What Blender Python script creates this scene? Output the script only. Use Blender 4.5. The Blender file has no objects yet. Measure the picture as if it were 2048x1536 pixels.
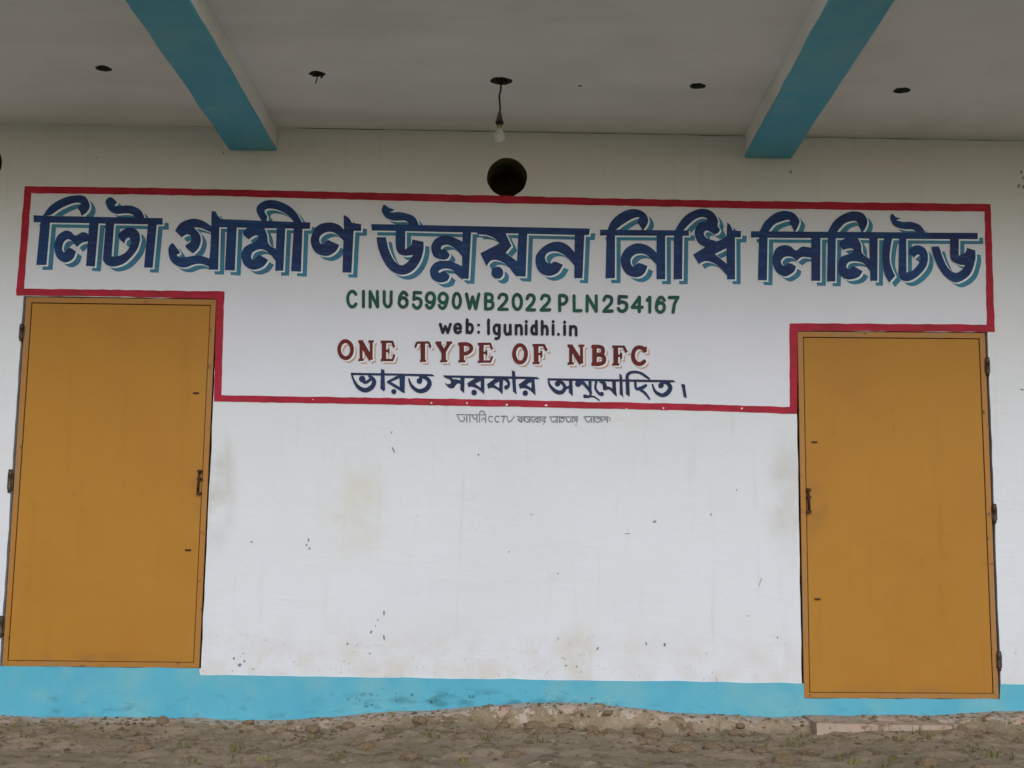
import bpy, bmesh, math, random
from mathutils import Vector, Matrix, noise
from mathutils.geometry import delaunay_2d_cdt
random.seed(7)
scn = bpy.context.scene
COL = scn.collection
R = math.radians

# ------------------------------------------------------------------ camera
FPX = 2738.0                       # focal length in units of a 2048 px wide picture
CAM = Vector((0.0, -7.5, 0.79))
cd = bpy.data.cameras.new('camera')
cd.sensor_width = 36.0
cd.lens = FPX / 2048.0 * 36.0
cd.clip_start = 0.05
cd.clip_end = 500
cam = bpy.data.objects.new('camera', cd)
COL.objects.link(cam)
ROT = Matrix.Rotation(R(0.52), 3, 'Z') @ Matrix.Rotation(R(90 + 7.74), 3, 'X') @ Matrix.Rotation(R(1.0), 3, 'Z')
cam.matrix_world = Matrix.Translation(CAM) @ ROT.to_4x4()
scn.camera = cam

# ------------------------------------------------------------------ sky, sun, exposure
SUN_EL, SUN_AZ = 26.0, 6.0        # soft light of an overcast sky, from in front of the porch
w = bpy.data.worlds.new('World')
scn.world = w
w.use_nodes = True
wn = w.node_tree.nodes
bg = wn['Background']
sky = wn.new('ShaderNodeTexSky')
sky.sky_type = 'NISHITA'
sky.sun_disc = False
sky.sun_elevation = R(SUN_EL)
sky.sun_rotation = R(180 - SUN_AZ)
sky.air_density = 1.0
sky.dust_density = 1.0
sky.ozone_density = 1.0
bg.inputs['Strength'].default_value = 0.105
w.node_tree.links.new(sky.outputs[0], bg.inputs['Color'])
sd = bpy.data.lights.new('sun', 'SUN')
sd.energy = 1.5
sd.angle = R(38)
sd.color = (0.985, 0.99, 1.0)
sun = bpy.data.objects.new('sun', sd)
COL.objects.link(sun)
sun.location = (3, -20, 20)
sv = Vector((math.sin(R(SUN_AZ)) * math.cos(R(SUN_EL)), -math.cos(R(SUN_AZ)) * math.cos(R(SUN_EL)), math.sin(R(SUN_EL))))
sun.rotation_euler = sv.to_track_quat('Z', 'Y').to_euler()
vs = scn.view_settings
vs.view_transform = 'Standard'
vs.look = 'None'
vs.exposure = 0.04
vs.gamma = 1.0
vs.use_curve_mapping = False


# ------------------------------------------------------------------ survey helpers: measured picture points -> places on the wall / ceiling
def ray(px, py):
    return ROT @ Vector(((px - 1024.0) / FPX, -(py - 768.0) / FPX, -1.0))


def wall_pt(px, py, y=0.0):
    d = ray(px, py)
    t = (y - CAM.y) / d.y
    p = CAM + d * t
    return (p.x, p.z)


def ceil_pt(px, py, z):
    d = ray(px, py)
    t = (z - CAM.z) / d.z
    return CAM + d * t


# ------------------------------------------------------------------ materials
def srgb(r, g, b):
    def f(c):
        c /= 255.0
        return c / 12.92 if c <= 0.04045 else ((c + 0.055) / 1.055) ** 2.4
    return (f(r), f(g), f(b), 1.0)


class Mat:
    def __init__(s, name, col, rough=0.7, spec=0.3):
        s.m = bpy.data.materials.new(name)
        s.m.use_nodes = True
        s.nt = s.m.node_tree
        s.b = s.nt.nodes['Principled BSDF']
        s.b.inputs['Roughness'].default_value = rough
        s.b.inputs['Specular IOR Level'].default_value = spec
        s.b.inputs['Base Color'].default_value = col
        c = s.nt.nodes.new('ShaderNodeRGB')
        c.outputs[0].default_value = col
        s.c = c.outputs[0]
        s.co = s.nt.nodes.new('ShaderNodeTexCoord').outputs['Object']

    def N(s, t):
        return s.nt.nodes.new(t)

    def L(s, a, b):
        s.nt.links.new(a, b)

    def noise(s, scale, detail=4, rough=0.55, stretch=None, seed=0.0, dist=0.0):
        n = s.N('ShaderNodeTexNoise')
        n.inputs['Scale'].default_value = scale
        n.inputs['Detail'].default_value = detail
        n.inputs['Roughness'].default_value = rough
        n.inputs['Distortion'].default_value = dist
        mp = s.N('ShaderNodeMapping')
        mp.inputs['Location'].default_value = (seed, seed * 1.7, seed * 0.6)
        if stretch:
            mp.inputs['Scale'].default_value = stretch
        s.L(s.co, mp.inputs['Vector'])
        s.L(mp.outputs[0], n.inputs['Vector'])
        return n.outputs['Fac']

    def ramp(s, fac, a, b, va=0.0, vb=1.0):
        r = s.N('ShaderNodeMapRange')
        r.interpolation_type = 'SMOOTHSTEP'
        for k, v in zip(('From Min', 'From Max', 'To Min', 'To Max'), (a, b, va, vb)):
            r.inputs[k].default_value = v
        s.L(fac, r.inputs['Value'])
        return r.outputs['Result']

    def mul(s, a, b):
        n = s.N('ShaderNodeMath')
        n.operation = 'MULTIPLY'
        s.L(a, n.inputs[0])
        if isinstance(b, (int, float)):
            n.inputs[1].default_value = b
        else:
            s.L(b, n.inputs[1])
        return n.outputs[0]

    def tint(s, fac, col):                      # mix the running colour towards col
        n = s.N('ShaderNodeMix')
        n.data_type = 'RGBA'
        s.L(fac, n.inputs['Factor'])
        s.L(s.c, n.inputs['A'])
        n.inputs['B'].default_value = col
        s.c = n.outputs['Result']
        return s

    def spot(s, loc, rad):                      # soft ellipsoid mask, 1 in the middle
        mp = s.N('ShaderNodeMapping')
        mp.vector_type = 'TEXTURE'
        mp.inputs['Location'].default_value = loc
        mp.inputs['Scale'].default_value = rad
        g = s.N('ShaderNodeTexGradient')
        g.gradient_type = 'SPHERICAL'
        s.L(s.co, mp.inputs['Vector'])
        s.L(mp.outputs[0], g.inputs['Vector'])
        return g.outputs['Fac']

    def bump(s, fac, strength, dist):
        b = s.N('ShaderNodeBump')
        b.inputs['Strength'].default_value = strength
        b.inputs['Distance'].default_value = dist
        s.L(fac, b.inputs['Height'])
        s.L(b.outputs[0], s.b.inputs['Normal'])
        return s

    def done(s):
        s.L(s.c, s.b.inputs['Base Color'])
        return s.m


def stain_at(m, px, py, rx, rz, fac, col, nseed):
    x, z = wall_pt(px, py)
    msk = m.ramp(m.spot((x, 0, z), (rx, 0.5, rz)), 0.0, 0.75)
    br = m.ramp(m.noise(5, 3, seed=nseed), 0.25, 0.7)
    m.tint(m.mul(m.mul(msk, br), fac), col)


def make_wall_material():
    m = Mat('white_limewash', (0.70, 0.735, 0.80, 1), 0.85, 0.12)
    m.tint(m.ramp(m.noise(1.3, 5, seed=3), 0.45, 0.75, 0, 0.55), (0.655, 0.69, 0.735, 1))
    m.tint(m.ramp(m.noise(2.2, 4, seed=9), 0.5, 0.8, 0, 0.5), (0.71, 0.71, 0.735, 1))
    # rain streaks and scuffs
    m.tint(m.ramp(m.noise(9, 5, stretch=(2.2, 1, 0.16), seed=4), 0.58, 0.8, 0, 0.35), (0.55, 0.54, 0.52, 1))
    m.tint(m.ramp(m.noise(38, 3, seed=6), 0.70, 0.80, 0, 0.45), (0.5, 0.5, 0.5, 1))
    stain_at(m, 705, 1020, 0.26, 0.36, 0.5, (0.60, 0.56, 0.44, 1), 1)
    stain_at(m, 735, 990, 0.16, 0.25, 0.3, (0.60, 0.57, 0.47, 1), 8)
    stain_at(m, 440, 980, 0.13, 0.42, 0.6, (0.42, 0.40, 0.33, 1), 2)
    stain_at(m, 1575, 1000, 0.16, 0.5, 0.45, (0.46, 0.44, 0.38, 1), 5)
    stain_at(m, 1150, 1300, 0.14, 0.18, 0.6, (0.55, 0.51, 0.40, 1), 7)
    # mud splash along the foot
    sep = m.N('ShaderNodeSeparateXYZ')
    m.L(m.co, sep.inputs[0])
    foot = m.ramp(sep.outputs['Z'], 0.18, 0.62, 1, 0)
    m.tint(m.mul(m.mul(foot, m.ramp(m.noise(7, 5, seed=12), 0.35, 0.72)), 0.4), (0.55, 0.48, 0.38, 1))
    m.tint(m.mul(foot, m.ramp(m.noise(46, 2, seed=13), 0.66, 0.74, 0, 0.6)), (0.30, 0.27, 0.22, 1))
    crack = m.noise(2.1, 8, 0.6, seed=15, dist=0.6)
    ab = m.N('ShaderNodeMath')
    ab.operation = 'COMPARE'
    ab.inputs[1].default_value = 0.5
    ab.inputs[2].default_value = 0.0012
    m.L(crack, ab.inputs[0])
    m.tint(m.mul(m.mul(ab.outputs[0], m.ramp(m.noise(0.8, 2, seed=16), 0.5, 0.62)), 0.35), (0.42, 0.42, 0.42, 1))
    n1 = m.noise(4, 7, 0.62, stretch=(0.6, 1, 1.5), dist=0.8)
    m.bump(n1, 0.38, 0.016)
    return m.done()


def make_ceiling_material():
    m = Mat('porch_whitewash', (0.83, 0.83, 0.82, 1), 0.9, 0.1)
    m.tint(m.ramp(m.noise(1.8, 5, seed=21), 0.4, 0.75, 0, 0.6), (0.70, 0.695, 0.66, 1))
    m.tint(m.ramp(m.noise(0.9, 4, stretch=(0.35, 2.5, 1), seed=22), 0.5, 0.8, 0, 0.5), (0.60, 0.60, 0.57, 1))
    m.bump(m.noise(7, 5), 0.3, 0.012)
    return m.done()


def make_blue_material(name, wear):
    m = Mat(name, srgb(88, 174, 200), 0.6, 0.3)
    m.tint(m.ramp(m.noise(2.6, 4, seed=31), 0.4, 0.7, 0, 0.6), srgb(70, 162, 194))
    m.tint(m.ramp(m.noise(4, 4, seed=33), 0.45, 0.7, 0, 0.8), srgb(110, 178, 194))
    if wear:
        sep = m.N('ShaderNodeSeparateXYZ')
        m.L(m.co, sep.inputs[0])
        low = m.ramp(sep.outputs['Z'], 0.02, 0.14, 1, 0)
        x_, z_ = wall_pt(960, 1408)
        damp = m.ramp(m.spot((x_, 0, z_), (1.05, 0.5, 0.10)), 0.0, 0.6)
        m.tint(m.mul(damp, m.ramp(m.noise(10, 5, stretch=(0.6, 1, 1.6), seed=35), 0.50, 0.66, 0, 0.55)), srgb(40, 104, 120))
        m.tint(m.mul(damp, m.ramp(m.noise(30, 4, seed=36), 0.60, 0.66, 0, 0.8)), srgb(34, 66, 76))
        m.tint(m.mul(low, m.ramp(m.noise(13, 5, stretch=(0.6, 1, 1.5), seed=39), 0.55, 0.72, 0, 0.5)), srgb(62, 112, 120))
        m.tint(m.mul(m.ramp(m.noise(2.0, 3, seed=40), 0.5, 0.65), m.ramp(m.noise(26, 4, stretch=(0.5, 1, 1), seed=37), 0.68, 0.75, 0, 0.7)), srgb(50, 110, 128))
        m.tint(m.ramp(m.noise(13, 5, seed=38), 0.68, 0.76, 0, 0.5), srgb(160, 188, 188))
    m.bump(m.noise(9, 6), 0.4, 0.012)
    return m.done()


def make_door_material():
    m = Mat('ochre_enamel', srgb(172, 122, 44), 0.55, 0.2)
    m.tint(m.ramp(m.noise(1.7, 4, seed=41), 0.4, 0.72, 0, 0.7), srgb(166, 114, 42))
    m.tint(m.ramp(m.noise(3.2, 5, stretch=(1, 1, 0.5), seed=42), 0.5, 0.75, 0, 0.5), srgb(172, 122, 48))
    m.tint(m.ramp(m.noise(14, 4, seed=44), 0.68, 0.78, 0, 0.35), srgb(140, 92, 34))
    m.tint(m.ramp(m.noise(60, 2, seed=45), 0.74, 0.78, 0, 0.5), srgb(200, 168, 110))
    m.tint(m.ramp(m.noise(5, 5, stretch=(2.5, 1, 0.25), seed=46), 0.52, 0.8, 0, 0.22), srgb(138, 92, 34))
    for (px, py, fx, fz) in ((392, 985, 0.12, 0.2), (1625, 1015, 0.12, 0.2), (1790, 1390, 0.5, 0.10), (200, 1328, 0.6, 0.10)):
        x_, z_ = wall_pt(px, py)
        m.tint(m.mul(m.mul(m.ramp(m.spot((x_, 0, z_), (fx, 0.5, fz)), 0, 0.7), m.ramp(m.noise(9, 5, seed=47), 0.35, 0.65)), 0.4), srgb(134, 98, 58))
    m.bump(m.noise(2.2, 3, dist=0.5), 0.5, 0.02)
    return m.done()


def make_rim_material():
    m = Mat('worn_ochre_edge', srgb(166, 114, 46), 0.5, 0.3)
    m.tint(m.ramp(m.noise(4, 5, stretch=(1, 1, 0.4), seed=51), 0.45, 0.68, 0, 0.6), srgb(150, 118, 78))
    m.tint(m.ramp(m.noise(22, 4, seed=52), 0.62, 0.72, 0, 0.8), srgb(84, 66, 46))
    return m.done()


def paint(name, col, col2, scale=14, lo=0.4, hi=0.65):
    m = Mat(name, col, 0.6, 0.25)
    m.tint(m.ramp(m.noise(scale, 4, seed=61), lo, hi, 0, 0.85), col2)
    if max(col[:3]) < 0.6:
        m.tint(m.ramp(m.noise(20, 5, stretch=(0.35, 1, 2.6), seed=63), 0.45, 0.8, 0, 0.4), tuple(min(1, v * 1.9 + 0.03) for v in col2[:3]) + (1,))
    m.tint(m.ramp(m.noise(70, 3, seed=62), 0.70, 0.78, 0, 0.4), (0.5, 0.5, 0.5, 1))
    m.bump(m.noise(6, 6, 0.6), 0.3, 0.012)
    return m.done()


def simple(name, col, rough=0.6, metal=0.0, spec=0.3, col2=None, scale=20):
    m = Mat(name, col, rough, spec)
    m.b.inputs['Metallic'].default_value = metal
    if col2:
        m.tint(m.ramp(m.noise(scale, 4), 0.4, 0.65), col2)
    return m.done()


def make_ground_material():
    m = Mat('brown_earth', srgb(148, 134, 112), 0.95, 0.1)
    m.tint(m.ramp(m.noise(3, 5, seed=71), 0.42, 0.62), srgb(166, 148, 126))
    m.tint(m.ramp(m.noise(9, 6, 0.65, seed=72), 0.5, 0.66, 0, 0.8), srgb(108, 90, 66))
    m.tint(m.ramp(m.noise(26, 5, seed=73), 0.58, 0.68), srgb(176, 158, 136))
    m.tint(m.ramp(m.noise(1.2, 5, seed=74), 0.5, 0.7, 0, 0.35), srgb(104, 104, 74))
    sep = m.N('ShaderNodeSeparateXYZ')
    m.L(m.co, sep.inputs[0])
    far = m.ramp(sep.outputs['Y'], -3.4, -1.7, 1, 0)
    m.tint(m.mul(far, m.ramp(m.noise(1.5, 5, seed=78), 0.25, 0.5)), srgb(108, 114, 82))
    m.tint(m.mul(far, m.ramp(m.noise(5, 5, seed=79), 0.45, 0.7)), srgb(126, 126, 98))
    at = m.N('ShaderNodeAttribute')
    at.attribute_name = 'apron'
    ad = m.N('ShaderNodeMath')
    ad.operation = 'ADD'
    m.L(at.outputs['Fac'], ad.inputs[0])
    m.L(m.ramp(m.noise(14, 6, 0.65, seed=75), 0.3, 0.7, -0.45, 0.45), ad.inputs[1])
    k = m.ramp(ad.outputs[0], 0.42, 0.62)
    m.tint(k, srgb(190, 178, 164))
    m.tint(m.ramp(m.noise(90, 4, 0.6, seed=80), 0.58, 0.7, 0, 0.6), srgb(92, 78, 60))
    m.tint(m.ramp(m.noise(120, 3, 0.6, seed=84), 0.62, 0.72, 0, 0.6), srgb(196, 184, 166))
    m.tint(m.mul(k, m.ramp(m.noise(8, 5, seed=76), 0.45, 0.62, 0, 0.8)), srgb(190, 156, 138))
    m.tint(m.mul(k, m.ramp(m.noise(20, 6, 0.65, seed=77), 0.55, 0.66, 0, 0.8)), srgb(120, 102, 80))
    m.bump(m.noise(30, 8, 0.7), 0.8, 0.02)
    return m.done()


def make_cement_material():
    m = Mat('weathered_cement', srgb(176, 164, 150), 0.92, 0.1)
    m.tint(m.ramp(m.noise(6, 5, seed=81), 0.4, 0.65, 0, 0.8), srgb(188, 160, 142))
    m.tint(m.ramp(m.noise(16, 6, 0.65, seed=82), 0.52, 0.64, 0, 0.9), srgb(126, 108, 84))
    m.tint(m.ramp(m.noise(40, 5, seed=83), 0.60, 0.70, 0, 0.8), srgb(88, 74, 58))
    m.bump(m.noise(24, 8, 0.7), 0.8, 0.015)
    return m.done()


def make_glass_material():
    m = Mat('clear_bulb_glass', (0.93, 0.94, 0.93, 1), 0.12, 0.5)
    m.b.inputs['Transmission Weight'].default_value = 0.72
    m.b.inputs['IOR'].default_value = 1.45
    return m.done()


M = {
    'wall': make_wall_material(), 'ceiling': make_ceiling_material(),
    'beam': make_blue_material('sky_blue_beam_paint', False), 'band': make_blue_material('sky_blue_plinth_paint', True),
    'door': make_door_material(), 'rim': make_rim_material(),
    'panel': paint('white_sign_ground', (0.70, 0.73, 0.835, 1), (0.675, 0.71, 0.81, 1), 3),
    'red': paint('crimson_sign_paint', srgb(168, 22, 54), srgb(146, 18, 36), 7),
    'navy': paint('navy_sign_paint', srgb(24, 44, 96), srgb(16, 62, 118), 5),
    'ink': paint('dark_navy_sign_paint', srgb(18, 32, 72), srgb(14, 44, 88), 8),
    'teal': paint('teal_sign_paint', srgb(56, 130, 160), srgb(62, 112, 150), 6),
    'white': paint('white_outline_paint', (0.78, 0.86, 0.95, 1), (0.74, 0.82, 0.92, 1), 9),
    'green': paint('green_sign_paint', srgb(10, 84, 66), srgb(24, 62, 66), 8),
    'black': paint('black_sign_paint', srgb(18, 20, 34), srgb(26, 26, 44), 8),
    'maroon': paint('maroon_sign_paint', srgb(104, 24, 20), srgb(84, 18, 26), 8),
    'peach': paint('peach_sign_paint', srgb(206, 160, 138), srgb(190, 156, 144), 10),
    'grey': paint('faint_grey_paint', srgb(108, 118, 128), srgb(146, 154, 164), 30),
    'scuff': simple('exposed_plaster', srgb(150, 151, 152), 0.95, col2=srgb(112, 111, 108)),
    'dark': simple('unlit_opening_dark', (0.04, 0.032, 0.022, 1), 0.95, col2=(0.02, 0.017, 0.013, 1)),  # dark of the unlit space behind openings, put into the colour
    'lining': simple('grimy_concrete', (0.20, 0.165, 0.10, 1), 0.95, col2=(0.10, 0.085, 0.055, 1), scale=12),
    'raw': simple('raw_concrete', (0.16, 0.155, 0.14, 1), 0.95, col2=(0.07, 0.065, 0.055, 1), scale=40),
    'iron': simple('rusty_iron', srgb(96, 84, 72), 0.6, 0.5, col2=srgb(66, 50, 40), scale=30),
    'bolt': simple('dark_bolt_iron', srgb(52, 32, 20), 0.55, 0.4, col2=srgb(84, 52, 28), scale=40),
    'cord': simple('black_flex', (0.012, 0.012, 0.013, 1), 0.5),
    'holder': simple('brown_bakelite', srgb(92, 84, 74), 0.4, col2=srgb(70, 62, 52)),
    'holder_ring': simple('black_bakelite', (0.01, 0.01, 0.01, 1), 0.35),
    'brass': simple('dull_tin', srgb(150, 140, 120), 0.4, 0.8),
    'glass': make_glass_material(),
    'ground': make_ground_material(), 'cement': make_cement_material(),
    'stone': simple('brown_stone', srgb(138, 118, 94), 0.95, col2=srgb(96, 80, 60), scale=8),
    'leaf': simple('dry_green_leaf', srgb(94, 104, 44), 0.7, col2=srgb(136, 124, 66), scale=6),
}


# ------------------------------------------------------------------ object helpers
def link(name, me, mat, parent=None, kind=None):
    o = bpy.data.objects.new(name, me)
    COL.objects.link(o)
    if mat is not None:
        me.materials.append(mat)
    if parent is not None:
        o.parent = parent
    if kind:
        o['kind'] = kind
    return o


def empty(name, loc=(0, 0, 0)):
    o = bpy.data.objects.new(name, None)
    COL.objects.link(o)
    o.location = loc
    o.empty_display_size = 0.2
    return o


def tag(o, label, cat=None, group=None):
    o['label'] = label
    if cat:
        o['category'] = cat
    if group:
        o['group'] = group
    return o


def mesh(name, verts, faces, smooth=False):
    me = bpy.data.meshes.new(name)
    me.from_pydata(verts, [], faces)
    me.validate()
    if smooth:
        me.polygons.foreach_set('use_smooth', [True] * len(me.polygons))
    me.update()
    return me


def box_verts(x0, x1, y0, y1, z0, z1):
    v = [(x, y, z) for x in (x0, x1) for y in (y0, y1) for z in (z0, z1)]
    f = [(0, 1, 3, 2), (4, 6, 7, 5), (0, 4, 5, 1), (2, 3, 7, 6), (0, 2, 6, 4), (1, 5, 7, 3)]
    return v, f


def bevel_mesh(me, width, seg=2):
    bm = bmesh.new()
    bm.from_mesh(me)
    bmesh.ops.recalc_face_normals(bm, faces=bm.faces)
    bmesh.ops.bevel(bm, geom=list(bm.edges), offset=width, segments=seg, affect='EDGES', clamp_overlap=True)
    bm.to_mesh(me)
    bm.free()
    return me


def box(name, x0, x1, y0, y1, z0, z1, mat, parent, bev=0.0, kind=None):
    v, f = box_verts(x0, x1, y0, y1, z0, z1)
    me = mesh(name, v, f)
    if bev:
        bevel_mesh(me, bev)
    return link(name, me, mat, parent, kind)


def prism_px(name, quad, y0, y1, mat, parent, bev=0.0):
    """a plate whose front outline is a measured quad on the wall plane; y0 front, y1 back"""
    pts = [wall_pt(*q) for q in quad]
    n = len(pts)
    v = [(x, y0, z) for x, z in pts] + [(x, y1, z) for x, z in pts]
    f = [tuple(range(n)), tuple(range(2 * n - 1, n - 1, -1))]
    f += [(i, (i + 1) % n, n + (i + 1) % n, n + i) for i in range(n)]
    me = mesh(name, v, f)
    bm = bmesh.new()
    bm.from_mesh(me)
    bmesh.ops.recalc_face_normals(bm, faces=bm.faces)
    if bev:
        bmesh.ops.bevel(bm, geom=list(bm.edges), offset=bev, segments=2, affect='EDGES', clamp_overlap=True)
    bm.to_mesh(me)
    bm.free()
    return link(name, me, mat, parent)


def lathe(name, prof, mat, parent, centre=(0, 0, 0), seg=20, smooth=True):
    v, f = [], []
    n = len(prof)
    for i in range(seg):
        a = 2 * math.pi * i / seg
        for r, z in prof:
            v.append((centre[0] + r * math.cos(a), centre[1] + r * math.sin(a), centre[2] + z))
    for i in range(seg):
        j = (i + 1) % seg
        for k in range(n - 1):
            f.append((i * n + k, j * n + k, j * n + k + 1, i * n + k + 1))
    me = mesh(name, v, f, smooth)
    bm = bmesh.new()
    bm.from_mesh(me)
    bmesh.ops.remove_doubles(bm, verts=bm.verts, dist=1e-6)
    bmesh.ops.recalc_face_normals(bm, faces=bm.faces)
    bm.to_mesh(me)
    bm.free()
    return link(name, me, mat, parent)


def tube(name, pts, rad, mat, parent, seg=8):
    v, f = [], []
    pts = [Vector(p) for p in pts]
    for i, p in enumerate(pts):
        d = (pts[min(i + 1, len(pts) - 1)] - pts[max(i - 1, 0)]).normalized()
        a = d.orthogonal().normalized() if abs(d.z) < 0.5 else d.cross(Vector((0, 1, 0))).normalized()
        b = d.cross(a)
        r = rad[i] if isinstance(rad, (list, tuple)) else rad
        for k in range(seg):
            t = 2 * math.pi * k / seg
            v.append(tuple(p + a * (r * math.cos(t)) + b * (r * math.sin(t))))
    for i in range(len(pts) - 1):
        for k in range(seg):
            k2 = (k + 1) % seg
            f.append((i * seg + k, i * seg + k2, (i + 1) * seg + k2, (i + 1) * seg + k))
    f.append(tuple(range(seg - 1, -1, -1)))
    f.append(tuple((len(pts) - 1) * seg + k for k in range(seg)))
    me = mesh(name, v, f, True)
    return link(name, me, mat, parent)


def in_poly(p, poly):
    x, y = p
    c = False
    j = len(poly) - 1
    for i in range(len(poly)):
        xi, yi = poly[i]
        xj, yj = poly[j]
        if (yi > y) != (yj > y) and x < (xj - xi) * (y - yi) / (yj - yi) + xi:
            c = not c
        j = i
    return c


def sheet_with_holes(outer, holes):
    vs_, ed = [], []
    for lp in [outer] + holes:
        b = len(vs_)
        vs_ += [Vector(p) for p in lp]
        ed += [(b + i, b + (i + 1) % len(lp)) for i in range(len(lp))]
    V, E, F, *_ = delaunay_2d_cdt(vs_, ed, [], 1, 1e-7)
    out = []
    for f in F:
        c = sum((V[i] for i in f), Vector((0, 0))) / len(f)
        if in_poly(c, outer) and not any(in_poly(c, h) for h in holes):
            out.append(tuple(f))
    return [tuple(v) for v in V], out


# ------------------------------------------------------------------ lettering helpers (outlines drawn with a brush)
def catmull(pts, closed, sub):
    out = []
    n = len(pts)
    rng = range(n) if closed else range(n - 1)
    for i in rng:
        if closed:
            p = [pts[(i + k - 1) % n] for k in range(4)]
        else:
            p = [pts[max(i - 1, 0)], pts[i], pts[i + 1], pts[min(i + 2, n - 1)]]
        for k in range(sub):
            t = k / sub
            out.append(tuple(0.5 * (2 * b + (c - a) * t + (2 * a - 5 * b + 4 * c - d) * t * t + (3 * b - a - 3 * c + d) * t ** 3)
                             for a, b, c, d in zip(*p)))
    if not closed:
        out.append(tuple(pts[-1]))
    return out


def outline(pts, sub=5):
    """closed outline; a point with a third entry is a corner, the others are rounded through"""
    cor = [i for i, p in enumerate(pts) if len(p) > 2]
    P2 = [p[:2] for p in pts]
    if not cor:
        return catmull(P2, True, sub)
    n = len(pts)
    out = []
    for a, b in zip(cor, cor[1:] + [cor[0] + n]):
        seg = [P2[i % n] for i in range(a, b + 1)]
        out += (catmull(seg, False, sub)[:-1] if len(seg) > 2 else [seg[0]])
    return out


def stroke(pts, w=None, sub=5, round_caps=True):
    """ribbon along (x, y[, width]) points, returned as a list of faces (lists of points)"""
    P3 = [(p[0], p[1], p[2] if len(p) > 2 else w) for p in pts]
    c = catmull(P3, False, sub) if len(P3) > 2 else P3
    L, Rr = [], []
    for i, p in enumerate(c):
        q0, q1 = c[max(i - 1, 0)], c[min(i + 1, len(c) - 1)]
        dx, dy = q1[0] - q0[0], q1[1] - q0[1]
        l = math.hypot(dx, dy) or 1.0
        nx, ny = -dy / l * p[2] / 2, dx / l * p[2] / 2
        L.append((p[0] + nx, p[1] + ny))
        Rr.append((p[0] - nx, p[1] - ny))
    faces = [[L[i], L[i + 1], Rr[i + 1], Rr[i]] for i in range(len(c) - 1)]
    if round_caps:
        for p in (c[0], c[-1]):
            faces.append(disc(p[0], p[1], p[2] / 2, 10))
        for p in c[1:-1:2]:
            faces.append(disc(p[0], p[1], p[2] / 2, 8))
    return faces


def disc(x, y, r, n=16, ry=None):
    ry = ry or r
    return [(x + r * math.cos(2 * math.pi * k / n + 0.13), y + ry * math.sin(2 * math.pi * k / n + 0.13)) for k in range(n)]


class Ink:
    """collects faces in the coordinates of one measured crop, brings them to picture points"""
    def __init__(s, ox, oy, z):
        s.t = (ox, oy, z)
        s.faces = []

    def add(s, fs):
        ox, oy, z = s.t
        for f in fs:
            s.faces.append([(ox + p[0] / z, oy + p[1] / z) for p in f])
        return s

    def P(s, *pts):
        return s.add([list(pts)])

    def O(s, *pts):
        return s.add([outline(list(pts))])

    def S(s, *pts, w=None, caps=True):
        return s.add(stroke(list(pts), w, round_caps=caps))

    def D(s, x, y, r, ry=None):
        return s.add([disc(x, y, r, 18, ry)])

    def to(s, ox, oy, z):
        s.t = (ox, oy, z)
        return s


def area2(f):
    return sum(f[i][0] * f[(i + 1) % len(f)][1] - f[(i + 1) % len(f)][0] * f[i][1] for i in range(len(f)))


def fuse(faces):
    """union of overlapping outlines as one flat, non-overlapping triangulation"""
    vs_, fc = [], []
    for f in faces:
        g = []
        for p in f:
            if not g or math.hypot(p[0] - g[-1][0], p[1] - g[-1][1]) > 1e-3:
                g.append(p)
        if len(g) > 2 and math.hypot(g[0][0] - g[-1][0], g[0][1] - g[-1][1]) < 1e-3:
            g.pop()
        if len(g) < 3 or abs(area2(g)) < 1e-3:
            continue
        if area2(g) < 0:
            g.reverse()
        b = len(vs_)
        vs_ += [Vector(p) for p in g]
        fc.append(list(range(b, b + len(g))))
    polys = [[tuple(vs_[i]) for i in f] for f in fc]
    boxes = [(min(p[0] for p in q), max(p[0] for p in q), min(p[1] for p in q), max(p[1] for p in q), q) for q in polys]
    V, E, F, *_ = delaunay_2d_cdt(vs_, [], fc, 0, 1e-4)
    out = []
    for f in F:
        cx_ = sum(V[i].x for i in f) / len(f)
        cy_ = sum(V[i].y for i in f) / len(f)
        for a0, a1, b0, b1, q in boxes:
            if a0 <= cx_ <= a1 and b0 <= cy_ <= b1 and in_poly((cx_, cy_), q):
                out.append(tuple(f))
                break
    used = sorted({i for f in out for i in f})
    ix = {v: k for k, v in enumerate(used)}
    return [tuple(V[i]) for i in used], [tuple(ix[i] for i in f) for f in out]


def wall_sheet(name, faces, y, mat, parent, shift=(0, 0), wob=0.6):
    V, F = fuse(faces)
    vv = []
    for px, py in V:
        j = noise.noise_vector(Vector((px * 0.06, py * 0.06, 3.1))) * wob
        x, z = wall_pt(px + shift[0] + j.x, py + shift[1] + j.y)
        vv.append((x, y, z))
    me = mesh(name, vv, F)
    bm = bmesh.new()
    bm.from_mesh(me)
    for f in bm.faces:
        f.normal_update()
        if f.normal.y > 0:
            f.normal_flip()
    bm.to_mesh(me)
    bm.free()
    return link(name, me, mat, parent)


# ================================================================== the building
house = empty('building', (0, 0, 0))
tag(house, 'white plastered shop front with painted sign, two ochre doors, blue beams and blue base', 'building')

CEIL_Z = wall_pt(1014, 262)[1]
BEAM_Z = 0.5 * (wall_pt(506, 294)[1] + wall_pt(1536, 324)[1])
PORCH = 2.28

DOOR_L = [(52, 594), (432, 599), (398, 1336), (4, 1332)]
DOOR_R = [(1595.5, 663), (1970, 666), (1998, 1398), (1608.5, 1396)]


def grow(q, l, t, r, b):
    return [(q[0][0] - l, q[0][1] - t), (q[1][0] + r, q[1][1] - t), (q[2][0] + r, q[2][1] + b), (q[3][0] - l, q[3][1] + b)]


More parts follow.
